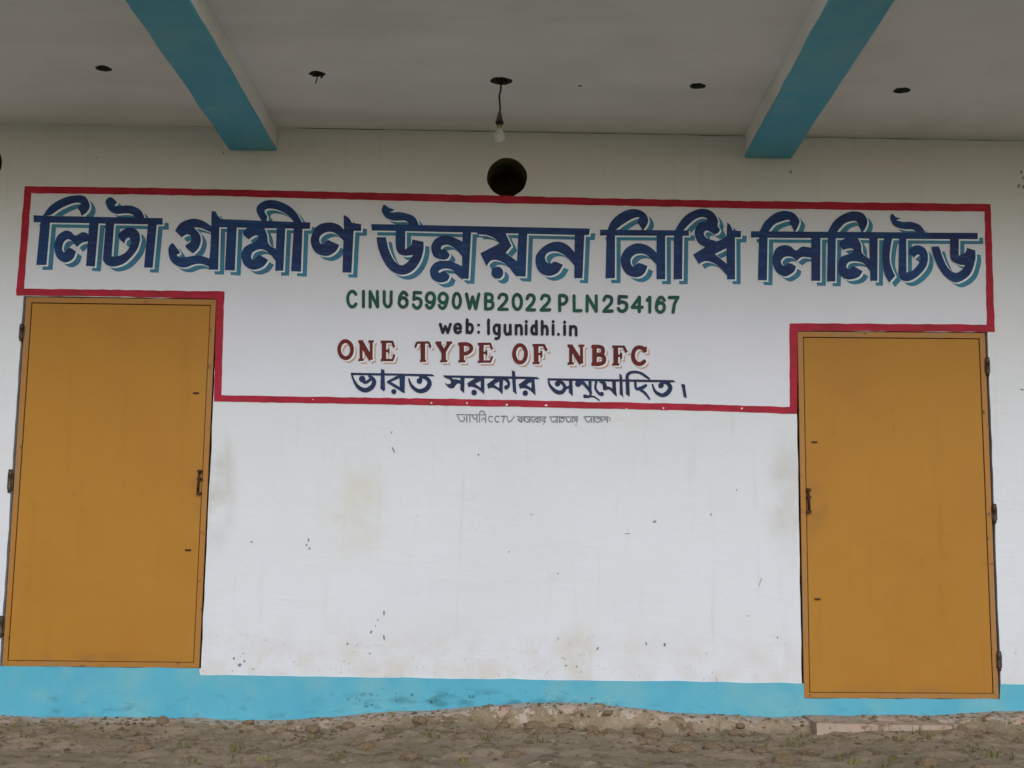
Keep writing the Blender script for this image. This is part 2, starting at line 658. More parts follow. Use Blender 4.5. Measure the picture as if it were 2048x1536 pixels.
def rough_loop(corners, step, amp, seed):
    out = []
    for i in range(len(corners)):
        a, b = corners[i], corners[(i + 1) % len(corners)]
        n = max(1, int(math.hypot(b[0] - a[0], b[1] - a[1]) / step))
        for k in range(n):
            t = k / n
            p = (a[0] + (b[0] - a[0]) * t, a[1] + (b[1] - a[1]) * t)
            if k:
                j = noise.noise_vector(Vector((p[0] * 9 + seed, p[1] * 9, seed))) * amp
                p = (p[0] + j.x, p[1] + j.y)
            out.append(p)
    return out


open_l = rough_loop([wall_pt(*p) for p in grow(DOOR_L, 5, 2, 4, 1)], 0.04, 0.004, 1.0)
open_r = rough_loop([wall_pt(*p) for p in grow(DOOR_R, 4.5, 2, 5, 1)], 0.04, 0.004, 5.0)


def ragged_ring(cx, cy, r, n=72, amp=0.02, seed=0.0):
    return [(cx + math.cos(a) * r * (1 + amp * noise.noise(Vector((math.cos(a) * 2 + seed, math.sin(a) * 2, seed)))),
             cy + math.sin(a) * r * (1 + amp * noise.noise(Vector((math.cos(a) * 2 + seed, math.sin(a) * 2, seed)))))
            for a in (2 * math.pi * k / n for k in range(n))]


vc = wall_pt(1014, 354.5)
ve = wall_pt(-36, 326)
VENTS = [ragged_ring(vc[0], vc[1], 0.1135, amp=0.03, seed=2.0), ragged_ring(ve[0], ve[1], 0.1135, amp=0.05, seed=6.0)]

WX0, WX1 = -5.2, 5.2
outer = [(WX0, -0.4), (WX1, -0.4), (WX1, CEIL_Z + 0.15), (WX0, CEIL_Z + 0.15)]
holes = [open_l, open_r] + VENTS
V2, F2 = sheet_with_holes(outer, holes)
wv = [(x, 0.0, z) for x, z in V2]
nb = len(wv)
TH = 0.24
for lp in holes[:2]:                              # door reveals
    b = len(wv)
    wv += [(x, 0.0, z) for x, z in lp] + [(x, TH, z) for x, z in lp]
    n = len(lp)
    F2 += [(b + i, b + (i + 1) % n, b + n + (i + 1) % n, b + n + i) for i in range(n)]
b = len(wv)
wv += [(WX0, TH, -0.4), (WX1, TH, -0.4), (WX1, TH, CEIL_Z + 0.15), (WX0, TH, CEIL_Z + 0.15),
       (WX0, 0, -0.4), (WX1, 0, -0.4), (WX1, 0, CEIL_Z + 0.15), (WX0, 0, CEIL_Z + 0.15)]
F2 += [(b, b + 3, b + 7, b + 4), (b + 1, b + 5, b + 6, b + 2)]
me = mesh('wall', wv, F2)
bm = bmesh.new()
bm.from_mesh(me)
bmesh.ops.remove_doubles(bm, verts=bm.verts, dist=1e-6)
bm.to_mesh(me)
bm.free()
wall = link('wall', me, M['wall'], house)

for lp in VENTS:                                  # round ventilation openings, recesses whose end is painted dark for the unlit room
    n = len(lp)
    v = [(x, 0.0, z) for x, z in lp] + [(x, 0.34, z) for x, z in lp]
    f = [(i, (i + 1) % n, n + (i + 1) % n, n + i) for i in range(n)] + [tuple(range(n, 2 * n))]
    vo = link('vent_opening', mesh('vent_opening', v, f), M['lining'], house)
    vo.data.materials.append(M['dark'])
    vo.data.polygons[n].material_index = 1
    tag(vo, 'round dark ventilation opening through the wall')

# back of the house (a plain box so the front is not a card)
box('house_body', WX0, WX1, TH + 0.25, 6.0, -0.4, CEIL_Z + 0.3, M['wall'], house)

# ---- porch ceiling with rough round cut-outs
CUTS = []
for (px, py, dia, seed) in ((207, 137, 0.085, 1), (634, 148, 0.085, 2), (1003, 162, 0.112, 3), (1395, 172, 0.085, 4),
                            (1803, 181, 0.085, 5), (1160, 172, 0.022, 6)):
    p = ceil_pt(px, py, CEIL_Z)
    CUTS.append((p, dia / 2, seed))
rings = [ragged_ring(p.x, p.y, r, 22, 0.22, s * 3.3) for p, r, s in CUTS]
outer = [(WX0, -PORCH), (WX1, -PORCH), (WX1, 0.0), (WX0, 0.0)]
V2, F2 = sheet_with_holes(outer, rings)
cv = [(x, y, CEIL_Z) for x, y in V2]
b = len(cv)
cv += [(WX0, -PORCH, CEIL_Z), (WX1, -PORCH, CEIL_Z), (WX1, -PORCH, CEIL_Z + 0.16), (WX0, -PORCH, CEIL_Z + 0.16),
       (WX1, 0.0, CEIL_Z + 0.16), (WX0, 0.0, CEIL_Z + 0.16), (WX0, 0.0, CEIL_Z), (WX1, 0.0, CEIL_Z)]
F2 += [(b, b + 1, b + 2, b + 3), (b + 3, b + 2, b + 4, b + 5), (b, b + 3, b + 5, b + 6), (b + 1, b + 7, b + 4, b + 2)]
ceiling = link('porch_ceiling', mesh('porch_ceiling', cv, F2), M['ceiling'], house)
for lp in rings:
    n = len(lp)
    v = [(x, y, CEIL_Z) for x, y in lp] + [(x, y, CEIL_Z + 0.05) for x, y in lp]
    f = [(i, (i + 1) % n, n + (i + 1) % n, n + i) for i in range(n)] + [tuple(range(n, 2 * n))]
    co_ = link('ceiling_cutout', mesh('ceiling_cutout', v, f), M['raw'], ceiling)
    co_.data.materials.append(M['dark'])  # end cap painted dark in place of the unlit void above
    co_.data.polygons[n].material_index = 1
p = CUTS[1][0]
tube('loose_wire', [(p.x, p.y, CEIL_Z + 0.05), (p.x + 0.002, p.y, CEIL_Z - 0.02), (p.x - 0.006, p.y, CEIL_Z - 0.05)], 0.003, M['cord'], ceiling)
tube('loose_wire', [(p.x + 0.02, p.y - 0.01, CEIL_Z + 0.05), (p.x + 0.032, p.y - 0.01, CEIL_Z - 0.012), (p.x + 0.022, p.y - 0.01, CEIL_Z - 0.026)], 0.004, M['cord'], ceiling)

def rough_bar(name, x0, x1, y0, y1, z0, z1, mat, parent):
    """long plastered bar along Y with slightly wandering arrises"""
    n = 60
    v, f = [], []
    prof = [(x0, z1), (x0, z0 + 0.005), (x0 + 0.005, z0), (x1 - 0.005, z0), (x1, z0 + 0.005), (x1, z1)]
    for i in range(n + 1):
        y = y0 + (y1 - y0) * i / n
        for k, (x, z) in enumerate(prof):
            q = noise.noise_vector(Vector((x * 3, y * 4.5, 1.7)))
            q2 = noise.noise_vector(Vector((x * 3, y * 17, 4.2)))
            v.append((x + q.x * 0.005 + q2.x * 0.0018, y, z + ((q.y * 0.003 + q2.y * 0.001) if z < z1 - 1e-6 else 0)))
    for i in range(n):
        for k in range(5):
            a_ = i * 6 + k
            f.append((a_, a_ + 1, a_ + 7, a_ + 6))
        f.append((i * 6 + 5, i * 6, i * 6 + 6, i * 6 + 11))
    f += [tuple(range(5, -1, -1)), tuple(n * 6 + k for k in range(6))]
    me = mesh(name, v, f)
    bm = bmesh.new()
    bm.from_mesh(me)
    bmesh.ops.recalc_face_normals(bm, faces=bm.faces)
    bm.to_mesh(me)
    bm.free()
    return link(name, me, mat, parent)


# ---- beams: white plastered sides, blue soffit
for (a, c) in (((460, 295), (553, 293)), ((1490, 323), (1582, 325))):
    x0, x1 = wall_pt(*a)[0], wall_pt(*c)[0]
    bo = rough_bar('beam', x0, x1, -PORCH + 0.003, -0.0015, BEAM_Z + 0.006, CEIL_Z - 0.001, M['ceiling'], house)
    so = rough_bar('soffit_paint', x0 - 0.003, x1 + 0.003, -PORCH + 0.006, -0.003, BEAM_Z, BEAM_Z + 0.014, M['beam'], bo)
    tag(so, 'sky blue painted underside of the beam')

# ---- plinth band, painted blue
band_top = [(-420, 1327), (0, 1332.3), (398, 1336.3), (400, 1350), (700, 1354), (1000, 1358), (1300, 1362), (1607, 1367),
            (1608, 1396.5), (1999, 1398.3), (2000, 1368), (2460, 1374)]
tp = []
for a, c in zip(band_top, band_top[1:]):
    n = max(1, int((c[0] - a[0]) / 14))
    for k in range(n):
        t = k / n
        x = a[0] + (c[0] - a[0]) * t
        y = a[1] + (c[1] - a[1]) * t + (noise.noise(Vector((x * 0.021, 0.3, 1))) * 1.6 if k else 0)
        tp.append((x, y))
tp.append(band_top[-1])
fw = [wall_pt(*q) for q in tp]
poly = fw + [(fw[-1][0], -0.35), (fw[0][0], -0.35)]
V2, F2 = sheet_with_holes(poly, [])
YB = -0.007
bv = [(x, YB, z) for x, z in V2]
b = len(bv)
bv += [(x, YB, z) for x, z in fw] + [(x, 0.02, z) for x, z in fw]
n = len(fw)
F2 += [(b + i, b + i + 1, b + n + i + 1, b + n + i) for i in range(n - 1)]
me = mesh('plinth_band', bv, F2)
bm = bmesh.new()
bm.from_mesh(me)
bmesh.ops.remove_doubles(bm, verts=bm.verts, dist=1e-6)
bm.to_mesh(me)
bm.free()
tag(link('plinth_band', me, M['band'], house), 'sky blue painted plinth band, stained along the ground')


# ---- doors
def make_door(q, hinge_left, hinges, bolt, slots, label):
    """leaf with a welded edge frame; q is the measured outline (TL, TR, BR, BL)"""
    tl, tr, br, bl = [Vector(p) for p in q]
    rim = 10.5

    def ins(a, b_, c, d):
        return [(tl.x + a, tl.y + b_), (tr.x - c, tr.y + b_), (br.x - c, br.y - d), (bl.x + a, bl.y - d)]
    leaf = prism_px('door', [tuple(p) for p in q], 0.020, 0.055, M['bolt'], house)
    tag(leaf, label)
    o, i = ins(0, 0, 0, 0), ins(rim, rim, rim, rim)
    for k in range(4):
        prism_px('edge_strip', [o[k], o[(k + 1) % 4], i[(k + 1) % 4], i[k]], 0.002, 0.0195, M['rim'], leaf, 0.0012)
    pn = prism_px('door_panel', ins(rim + 1.6, rim + 1.8, rim + 1.6, rim + 1.0), 0.0045, 0.0195, M['door'], leaf, 0.002)
    for (hx, hy, hl) in hinges:
        x, z = wall_pt(hx, hy)
        l = hl / 365.0 / 2
        h = lathe('hinge', [(0, -l), (0.009, -l), (0.011, -l * 0.3), (0.0095, -l * 0.28), (0.0095, l * 0.3), (0.012, l * 0.32), (0.011, l), (0, l)],
                  M['iron'], leaf, (x, -0.006, z), 12)
        box('hinge_plate', x - 0.016, x + 0.016, -0.001, 0.012, z - l * 0.7, z + l * 0.7, M['iron'], leaf, 0.001)
    bx, by0, by1 = bolt
    x, z1 = wall_pt(bx, by0)
    _, z0 = wall_pt(bx, by1)
    s = 1 if hinge_left else -1
    hd = tube('bolt', [(x, -0.012, z0 + 0.006), (x + s * 0.002, -0.012, (z0 + z1) / 2), (x + s * 0.006, -0.012, z1 - 0.004)], 0.0065, M['bolt'], leaf)
    for zz in (z0 + 0.012, z1 - 0.012, (z0 + z1) / 2 + 0.02):
        box('staple', x - 0.010 + s * 0.004, x + 0.014 + s * 0.004, -0.022, 0.0065, zz - 0.006, zz + 0.006, M['bolt'], leaf, 0.0015)
    for (sx, sy) in slots:
        x, z = wall_pt(sx, sy)
        box('bolt_eye', x - 0.016, x + 0.016, -0.004, 0.0065, z - 0.0045, z + 0.0045, M['bolt'], leaf, 0.0015)
    return leaf


make_door(DOOR_L, True, ((43.5, 665, 34), (20.5, 962, 46), (3, 1253, 42)), (398.5, 938, 991), ((392, 786), (376, 1100)),
          'ochre sheet metal door with its bolt toward the painted sign and bottom resting on the blue band')
make_door(DOOR_R, False, ((1974.5, 733, 36), (1988.5, 1027, 38), (1998, 1322, 38)), (1617.5, 975, 1028), ((1629, 884), (1635, 1198)),
          'ochre sheet metal door whose foot cuts down into the blue band')
for q in (DOOR_L, DOOR_R):                       # dark sheet in place of the unlit room behind each doorway
    prism_px('doorway_backing', grow(q, 30, 10, 30, 10), TH + 0.002, TH + 0.04, M['dark'], house)

# ---- sign ground and crimson border
SIGN = [(56, 381), (1975, 416), (1981, 657), (1587, 654), (1587, 821), (436, 797), (441, 590), (40, 585)]


def strip(pts):
    out = []
    for i in range(len(pts)):
        a, b_ = pts[i], pts[(i + 1) % len(pts)]
        n = max(1, int(math.hypot(b_[0] - a[0], b_[1] - a[1]) / 14))
        out += [(a[0] + (b_[0] - a[0]) * k / n, a[1] + (b_[1] - a[1]) * k / n) for k in range(n)]
    return out


sign = wall_sheet('sign_ground', [strip(SIGN)], -0.0015, M['panel'], house, wob=0.5)
tag(sign, 'white painted stepped panel behind the lettering')
BORDER = [
    [(50, 372.5), (360, 377), (760, 386), (1180, 396), (1480, 402), (1981, 408.5), (1981, 424), (1480, 417), (1180, 410.5), (760, 401), (360, 390.5), (49, 386.5)],
    [(49.5, 373), (63, 387), (47.5, 590), (32.5, 590)],
    [(32.5, 577.5), (250, 580), (449, 583), (449, 598.5), (250, 593.5), (33, 591)],
    [(433.5, 584), (449, 584), (442.5, 802), (428, 802)],
    [(428, 790.5), (660, 794), (1020, 800), (1400, 808.5), (1594, 814.5), (1594, 828), (1400, 821.5), (1020, 813.5), (660, 807), (428, 803)],
    [(1578.5, 647), (1595, 647), (1594, 827), (1579.5, 827)],
    [(1578.5, 646.5), (1780, 648), (1989, 649.5), (1989, 664), (1780, 662.5), (1578.5, 661.5)],
    [(1968.5, 409), (1981, 409), (1989, 663), (1973.5, 663)],
]
border = wall_sheet('sign_border', [strip(p) for p in BORDER], -0.003, M['red'], house, wob=1.3)
tag(border, 'crimson painted border stepping around the sign and door heads')


# ---- the big line
def word(ink, mat, label, shadow=None, y=-0.0075):
    o = wall_sheet('painted_word', ink.faces, y, mat, house)
    tag(o, label)
    if shadow:
        smat, sdx, sdy, hmat, hdx, hdy = shadow
        wall_sheet('letter_shadow', ink.faces, -0.0032, smat, o, (sdx, sdy))
        if hmat:
            hf = list(ink.faces) + [[(p[0] + hdx, p[1] + hdy) for p in f] for f in ink.faces]
            hf += [[(p[0] + hdx, p[1] + hdy * 0.4) for p in f] for f in ink.faces]
            wall_sheet('letter_outline', hf, -0.0053, hmat, o)
    return o


BIG = (M['teal'], 11.4, 9.4, M['white'], 3.0, 2.9)
c = 1
w1 = Ink(40, 370, 6.4)
w1.P((180, 392), (1832, 430), (1832, 512), (180, 480))
w1.P((270, 440), (395, 440), (345, 1030), (215, 1025))
w1.O((295, 400, c), (400, 265), (560, 172), (740, 135), (850, 165), (897, 260), (870, 340), (795, 402, c), (770, 340), (745, 295), (785, 240), (700, 235), (560, 285), (400, 390, c))
w1.O((900, 640, c), (810, 608), (715, 650), (660, 605), (580, 590), (480, 660), (445, 800), (480, 930), (580, 995), (680, 950), (722, 855, c), (640, 810), (575, 865), (545, 820), (570, 730), (625, 700), (690, 745), (735, 800, c), (800, 745), (900, 720, c))
w1.P((895, 440), (1015, 440), (965, 1045), (850, 1040))
w1.O((1105, 450, c), (1215, 450, c), (1180, 915, c), (1260, 915), (1350, 870), (1415, 780), (1425, 715), (1395, 678), (1355, 710), (1345, 755, c), (1265, 670), (1300, 595), (1400, 548), (1505, 585), (1542, 690), (1490, 850), (1360, 990), (1210, 1048), (1110, 1020), (1065, 960, c))
w1.O((1165, 160), (1215, 190), (1245, 232), (1218, 252), (1240, 275), (1380, 265), (1480, 285), (1560, 340), (1605, 440, c), (1490, 440, c), (1440, 380), (1350, 370), (1230, 375), (1150, 330), (1100, 230), (1120, 180))
w1.P((1645, 450), (1760, 450), (1705, 1065), (1590, 1060))
word(w1, M['navy'], 'first large navy Bengali word of the sign, with teal drop shade', BIG)

w2 = Ink(320, 370, 2048 / 440)
w2.O((145, 430, c), (190, 360), (300, 315), (400, 335), (490, 390, c), (490, 450, c), (400, 410), (325, 400), (365, 450), (385, 510), (360, 590), (310, 640, c), (240, 575), (285, 530), (290, 480), (255, 460), (205, 490, c))
w2.P((482, 245), (518, 248), (545, 295), (575, 325), (575, 395), (555, 395), (545, 790), (455, 790), (470, 600), (480, 400))
w2.O((120, 545), (160, 590), (188, 635), (160, 655), (200, 680), (300, 665), (380, 660), (470, 690, c), (470, 775, c), (400, 740), (330, 740), (240, 770), (160, 755), (100, 700), (80, 610), (90, 570))
w2.P((540, 320), (1400, 352), (1400, 410), (1340, 412), (540, 395))
w2.P((630, 370), (718, 370), (700, 800), (605, 795))
w2.O((835, 380, c), (965, 380, c), (1000, 470), (1015, 550), (1085, 600, c), (1085, 720, c), (1030, 650), (980, 610), (920, 603), (865, 630), (850, 680), (880, 695), (925, 655), (1010, 700, c), (960, 765), (870, 792), (790, 750), (760, 660), (790, 580), (885, 530), (918, 500), (905, 472), (865, 482), (830, 512, c), (775, 450))
w2.P((1090, 370), (1170, 370), (1150, 800), (1075, 800))
w2.P((1250, 380), (1330, 380), (1315, 810), (1222, 805))
w2.O((955, 345, c), (905, 260), (910, 200), (980, 150), (1080, 148), (1190, 190), (1270, 260), (1330, 360, c), (1255, 360, c), (1200, 290), (1100, 235), (1010, 225), (975, 250), (1000, 300), (990, 350, c))
w2.O((1722, 430, c), (1660, 370), (1560, 352), (1460, 390), (1408, 490), (1420, 590), (1480, 650), (1570, 660), (1640, 620), (1670, 560, c), (1600, 530), (1560, 515), (1525, 550), (1490, 540), (1490, 490), (1530, 450), (1600, 440), (1660, 470), (1722, 535, c))
w2.O((1712, 280, c), (1760, 310), (1790, 355, c), (1875, 368, c), (1872, 430, c), (1805, 430, c), (1785, 820, c), (1700, 815, c), (1712, 400, c))
word(w2, M['navy'], 'second large navy Bengali word of the sign, with teal drop shade', BIG)

w3 = Ink(730, 390, 2048 / 480)
w3.P((55, 250), (1920, 290), (1910, 345), (60, 305))
w3.O((165, 85), (205, 110), (252, 132), (215, 150), (310, 150), (390, 170), (440, 210), (468, 275, c), (385, 270, c), (350, 225), (250, 220), (180, 195), (145, 140), (150, 105))
w3.O((100, 365, c), (180, 362, c), (205, 470), (250, 560), (315, 602), (375, 565), (410, 515, c), (330, 520), (280, 490), (262, 410), (265, 280, c), (345, 280, c), (342, 465, c), (395, 430), (405, 382, c), (500, 400, c), (500, 470), (470, 570), (405, 650), (315, 685), (220, 645), (145, 540), (110, 440))
w3.O((835, 400, c), (760, 365), (680, 348), (600, 380), (565, 450), (590, 525), (655, 553), (705, 545), (725, 510, c), (690, 470), (650, 465), (665, 435), (720, 430), (780, 470), (835, 535, c))
w3.O((840, 615, c), (760, 580), (680, 563), (600, 580), (555, 640), (570, 710), (630, 748), (700, 735), (725, 690, c), (680, 655), (635, 665), (630, 650), (670, 630), (740, 640), (790, 690), (835, 725, c))
w3.P((835, 300), (907, 300), (885, 720), (825, 715))
w3.O((958, 305, c), (1190, 305, c), (1250, 437, c), (1200, 495, c), (1310, 575, c), (1310, 695, c), (1285, 690, c), (1220, 610), (1150, 565), (1080, 560), (1035, 610, c), (985, 500, c), (1145, 415, c), (1110, 375), (1040, 345), (960, 338, c))
w3.P((1310, 310), (1387, 310), (1370, 700), (1290, 695))
w3.D(1130, 665, 52)
w3.O((1795, 500, c), (1730, 430), (1640, 400), (1540, 430), (1465, 510), (1460, 600), (1500, 670), (1580, 692), (1650, 660), (1690, 600, c), (1620, 570), (1590, 585), (1550, 575), (1535, 530), (1570, 490), (1640, 485), (1720, 530), (1795, 615, c))
w3.P((1790, 315), (1872, 315), (1855, 715), (1785, 712))
word(w3, M['navy'], 'large navy Bengali word in the middle of the sign, under the round opening', BIG)

w4 = Ink(1180, 400, 2048 / 340)
w4.P((118, 360), (1190, 370), (1190, 435), (120, 430))
w4.P((200, 400), (300, 400), (300, 945), (185, 945))
w4.O((205, 385, c), (250, 270), (340, 180), (460, 120), (580, 120), (670, 170), (700, 250), (675, 320), (635, 372, c), (600, 310), (570, 270), (590, 215), (520, 225), (420, 280), (295, 375, c))
w4.O((815, 660, c), (740, 580), (640, 535), (540, 530), (430, 590), (375, 690), (385, 810), (450, 900), (560, 935), (650, 890), (690, 800, c), (590, 760), (555, 785), (520, 805), (490, 770), (490, 710), (540, 660), (620, 650), (710, 690), (815, 800, c))
w4.P((800, 400), (905, 400), (905, 960), (800, 955))
w4.P((1010, 400), (1115, 400), (1110, 960), (1005, 960))
w4.O((1015, 385, c), (1080, 270), (1170, 175), (1290, 120), (1400, 115), (1490, 160), (1540, 250), (1535, 310), (1565, 365, c), (1540, 400), (1495, 418, c), (1430, 378), (1370, 330), (1380, 270), (1415, 240), (1380, 212), (1310, 215), (1220, 270), (1115, 380, c))
w4.O((1425, 262, c), (1330, 275), (1270, 350), (1265, 440), (1310, 525), (1385, 575, c), (1500, 620, c), (1500, 490, c), (1410, 465), (1370, 410), (1395, 372), (1445, 385, c), (1445, 300, c))
w4.O((1390, 570, c), (1400, 480, c), (1480, 497, c), (1560, 490), (1655, 420, c), (1655, 575, c), (1490, 660, c), (1400, 700, c), (1240, 660, c))
w4.O((1240, 655, c), (1495, 650, c), (1655, 780, c), (1655, 920, c), (1560, 815), (1470, 755), (1380, 740), (1310, 775, c))
w4.O((1650, 270, c), (1690, 310), (1715, 370, c), (1820, 375, c), (1815, 455, c), (1745, 455, c), (1745, 960, c), (1650, 960, c), (1640, 600, c))
word(w4, M['navy'], 'fourth large navy Bengali word, two letters with looped tops', BIG)

w5 = Ink(1480, 400, 2048 / 520)
w5.P((85, 248), (1870, 262), (1870, 312), (85, 298))
w5.P((148, 270), (215, 270), (210, 635), (140, 632))
w5.O((148, 262, c), (190, 180), (260, 115), (340, 88), (420, 105), (465, 160), (455, 210), (430, 256, c), (405, 205), (385, 185), (390, 160), (340, 165), (270, 195), (218, 256, c))
w5.O((570, 380, c), (490, 370), (440, 400), (400, 370), (340, 358), (280, 390), (255, 470), (280, 560), (350, 605), (420, 570), (440, 525, c), (390, 500), (345, 520), (320, 485), (350, 450), (400, 450), (445, 480, c), (490, 450), (570, 460, c))
w5.P((560, 270), (632, 270), (630, 640), (560, 638))
w5.P((690, 275), (752, 275), (748, 645), (685, 642))
w5.O((685, 268, c), (730, 180), (800, 120), (880, 93), (960, 105), (1000, 160), (990, 215), (960, 262, c), (935, 210), (925, 180), (890, 165), (820, 190), (755, 262, c))
w5.O((845, 290, c), (920, 290, c), (950, 350), (960, 420), (1025, 470, c), (1025, 565, c), (970, 500), (900, 485), (850, 495), (835, 530), (860, 545), (890, 525), (965, 565, c), (930, 610), (850, 628), (785, 590), (770, 520), (795, 450), (870, 425), (890, 395), (860, 385), (815, 395, c), (780, 345))
w5.P((1015, 280), (1082, 280), (1080, 640), (1025, 638))
w5.O((1135, 285, c), (1200, 285, c), (1180, 400), (1180, 500), (1220, 600, c), (1175, 650, c), (1135, 580), (1120, 480), (1120, 400))
w5.O((1250, 280, c), (1308, 280, c), (1308, 575, c), (1360, 555), (1405, 500), (1418, 450), (1395, 430), (1370, 455, c), (1325, 415), (1345, 375), (1400, 358), (1455, 385), (1478, 440), (1465, 520), (1400, 600), (1330, 640), (1270, 630), (1245, 590, c))
w5.O((1200, 110), (1225, 135), (1262, 150), (1230, 160), (1280, 175), (1350, 175), (1420, 205), (1472, 276, c), (1400, 272, c), (1360, 235), (1290, 232), (1220, 210), (1185, 160), (1185, 125))
w5.O((1505, 370, c), (1565, 368, c), (1590, 440), (1630, 530), (1690, 575), (1740, 555), (1770, 515, c), (1710, 505), (1660, 470), (1652, 400), (1655, 280, c), (1720, 280, c), (1720, 440, c), (1770, 420), (1785, 380, c), (1850, 400, c), (1850, 470), (1820, 570), (1760, 630), (1690, 650), (1620, 610), (1560, 530), (1520, 440))
word(w5, M['navy'], 'last large navy Bengali word of the sign, above the door that cuts the blue band', BIG)


# ---- brush alphabet for the Latin lines, centre lines in a unit box (y down)
def arcp(cx, cy, rx, ry, a0, a1, n=9):
    return [(cx + rx * math.cos(R(a0 + (a1 - a0) * k / (n - 1))), cy + ry * math.sin(R(a0 + (a1 - a0) * k / (n - 1)))) for k in range(n)]


SANS = {
    'C': [arcp(.5, .5, .5, .5, -38, -322, 13)],
    'I': [[(.5, 0), (.5, 1)]],
    'N': [[(0, 1), (0, 0)], [(0, 0), (1, 1)], [(1, 1), (1, 0)]],
    'U': [[(0, 0), (0, .62)] + arcp(.5, .62, .5, .38, 180, 0, 9)[1:] + [(1, 0)]],
    '6': [[(.98, .18), (.75, .02), (.45, 0), (.12, .25), (0, .62)], arcp(.5, .68, .5, .32, 0, 360, 15)],
    '9': [[(.02, .82), (.25, .98), (.55, 1), (.88, .75), (1, .38)], arcp(.5, .32, .5, .32, 0, 360, 15)],
    '5': [[(.95, 0), (.12, 0)], [(.12, 0), (.08, .45)], [(.08, .45), (.5, .36), (.93, .5), (.95, .78), (.6, 1), (.2, .96), (0, .8)]],
    '0': [arcp(.5, .5, .5, .5, 0, 360, 19)],
    'W': [[(0, 0), (.25, 1)], [(.25, 1), (.5, .2)], [(.5, .2), (.75, 1)], [(.75, 1), (1, 0)]],
    'B': [[(.05, 0), (.05, 1)], [(.05, 0), (.5, 0), (.86, .1), (.86, .36), (.5, .47), (.05, .47)], [(.05, .47), (.55, .47), (.97, .6), (.97, .88), (.55, 1), (.05, 1)]],
    '2': [[(.03, .25), (.2, .04), (.5, 0), (.85, .08), (.95, .3), (.75, .55), (.35, .78), (0, 1)], [(0, 1), (1, 1)]],
    'P': [[(.05, 0), (.05, 1)], [(.05, 0), (.5, 0), (.92, .1), (.95, .35), (.6, .55), (.05, .55)]],
    'L': [[(.05, 0), (.05, 1)], [(.05, 1), (1, 1)]],
    '4': [[(.72, 1), (.72, 0)], [(.72, 0), (0, .7)], [(0, .7), (1, .7)]],
    '1': [[(.75, 1), (.75, 0)], [(.75, 0), (.1, .2)]],
    '7': [[(0, 0), (1, 0)], [(1, 0), (.6, .45), (.45, 1)]],
    'w': [[(0, 0), (.25, 1)], [(.25, 1), (.5, .25)], [(.5, .25), (.75, 1)], [(.75, 1), (1, 0)]],
    'e': [[(0, .52), (.98, .48)], [(.98, .48), (.85, .1), (.5, 0), (.12, .15), (0, .52), (.15, .88), (.5, 1), (.95, .85)]],
    'b': [[(.05, 0), (.05, 1)], arcp(.5, .68, .45, .32, 0, 360, 13)],
    'd': [[(.95, 0), (.95, 1)], arcp(.5, .68, .45, .32, 0, 360, 13)],
    'h': [[(.05, 0), (.05, 1)], [(.05, .6), (.3, .4), (.7, .38), (.92, .55), (.95, 1)]],
    'n': [[(.05, 0), (.05, 1)], [(.05, .3), (.3, .05), (.7, .02), (.92, .25), (.97, 1)]],
    'u': [[(.03, 0), (.05, .7), (.3, 1), (.65, .97), (.95, .7)], [(.95, 0), (.95, 1)]],
    'g': [arcp(.48, .33, .45, .33, 0, 360, 13), [(.95, 0), (.95, .7), (.75, .97), (.3, 1)]],
    'l': [[(.5, 0), (.5, 1)]],
    'i': [[(.5, .3), (.5, 1)], [(.5, 0), (.5, .03)]],
    ':': [[(.5, 0), (.5, .02)], [(.5, .98), (.5, 1)]],
    '.': [[(.5, .9), (.5, 1)]],
}


def latin(ink, items, wd):
    for ch, x0, x1, y0, y1 in items:
        h = wd / 2
        for st in SANS[ch]:
            pts = [(x0 + h + (x1 - x0 - wd) * a, y0 + h + (y1 - y0 - wd) * b_) for a, b_ in st]
            ink.S(*pts, w=wd)
    return ink


A = (660, 570, 2048 / 360)
B = (1010, 570, 2048 / 390)
k1 = latin(Ink(*A), [('C', 185, 325, 55, 268), ('I', 362, 402, 55, 265), ('N', 440, 560, 58, 268), ('U', 600, 715, 60, 268)], 36)
word(k1, M['green'], 'green word CINU on the sign')
k2 = latin(Ink(*A), [('6', 770, 897, 70, 270), ('5', 930, 1057, 70, 280), ('9', 1078, 1207, 75, 280), ('9', 1223, 1352, 78, 282), ('0', 1385, 1502, 80, 282)], 36)
word(k2, M['green'], 'green number 65990 on the sign')
k3 = latin(Ink(*A), [('W', 1535, 1712, 85, 288), ('B', 1748, 1872, 88, 292), ('2', 1903, 2035, 90, 295)], 36)
latin(k3.to(*B), [('0', 68, 190, 85, 272), ('2', 213, 327, 90, 278), ('2', 363, 487, 93, 280)], 34)
word(k3, M['green'], 'green letters WB2022 on the sign')
k4 = latin(Ink(*B), [('P', 553, 667, 95, 287), ('L', 705, 815, 100, 288), ('N', 845, 975, 100, 292), ('2', 1020, 1142, 105, 292),
                     ('5', 1172, 1297, 108, 294), ('4', 1318, 1457, 112, 298), ('1', 1472, 1548, 115, 302), ('6', 1573, 1690, 117, 302), ('7', 1708, 1832, 115, 305)], 34)
word(k4, M['green'], 'green letters PLN254167 on the sign')
k5 = latin(Ink(*A), [('w', 1238, 1388, 432, 560), ('e', 1403, 1507, 430, 562), ('b', 1540, 1642, 382, 560), (':', 1674, 1710, 440, 556)], 33)
word(k5, M['black'], 'black word web on the sign')
k6 = latin(Ink(*A), [('l', 1786, 1822, 382, 572), ('g', 1848, 1948, 438, 626)], 33)
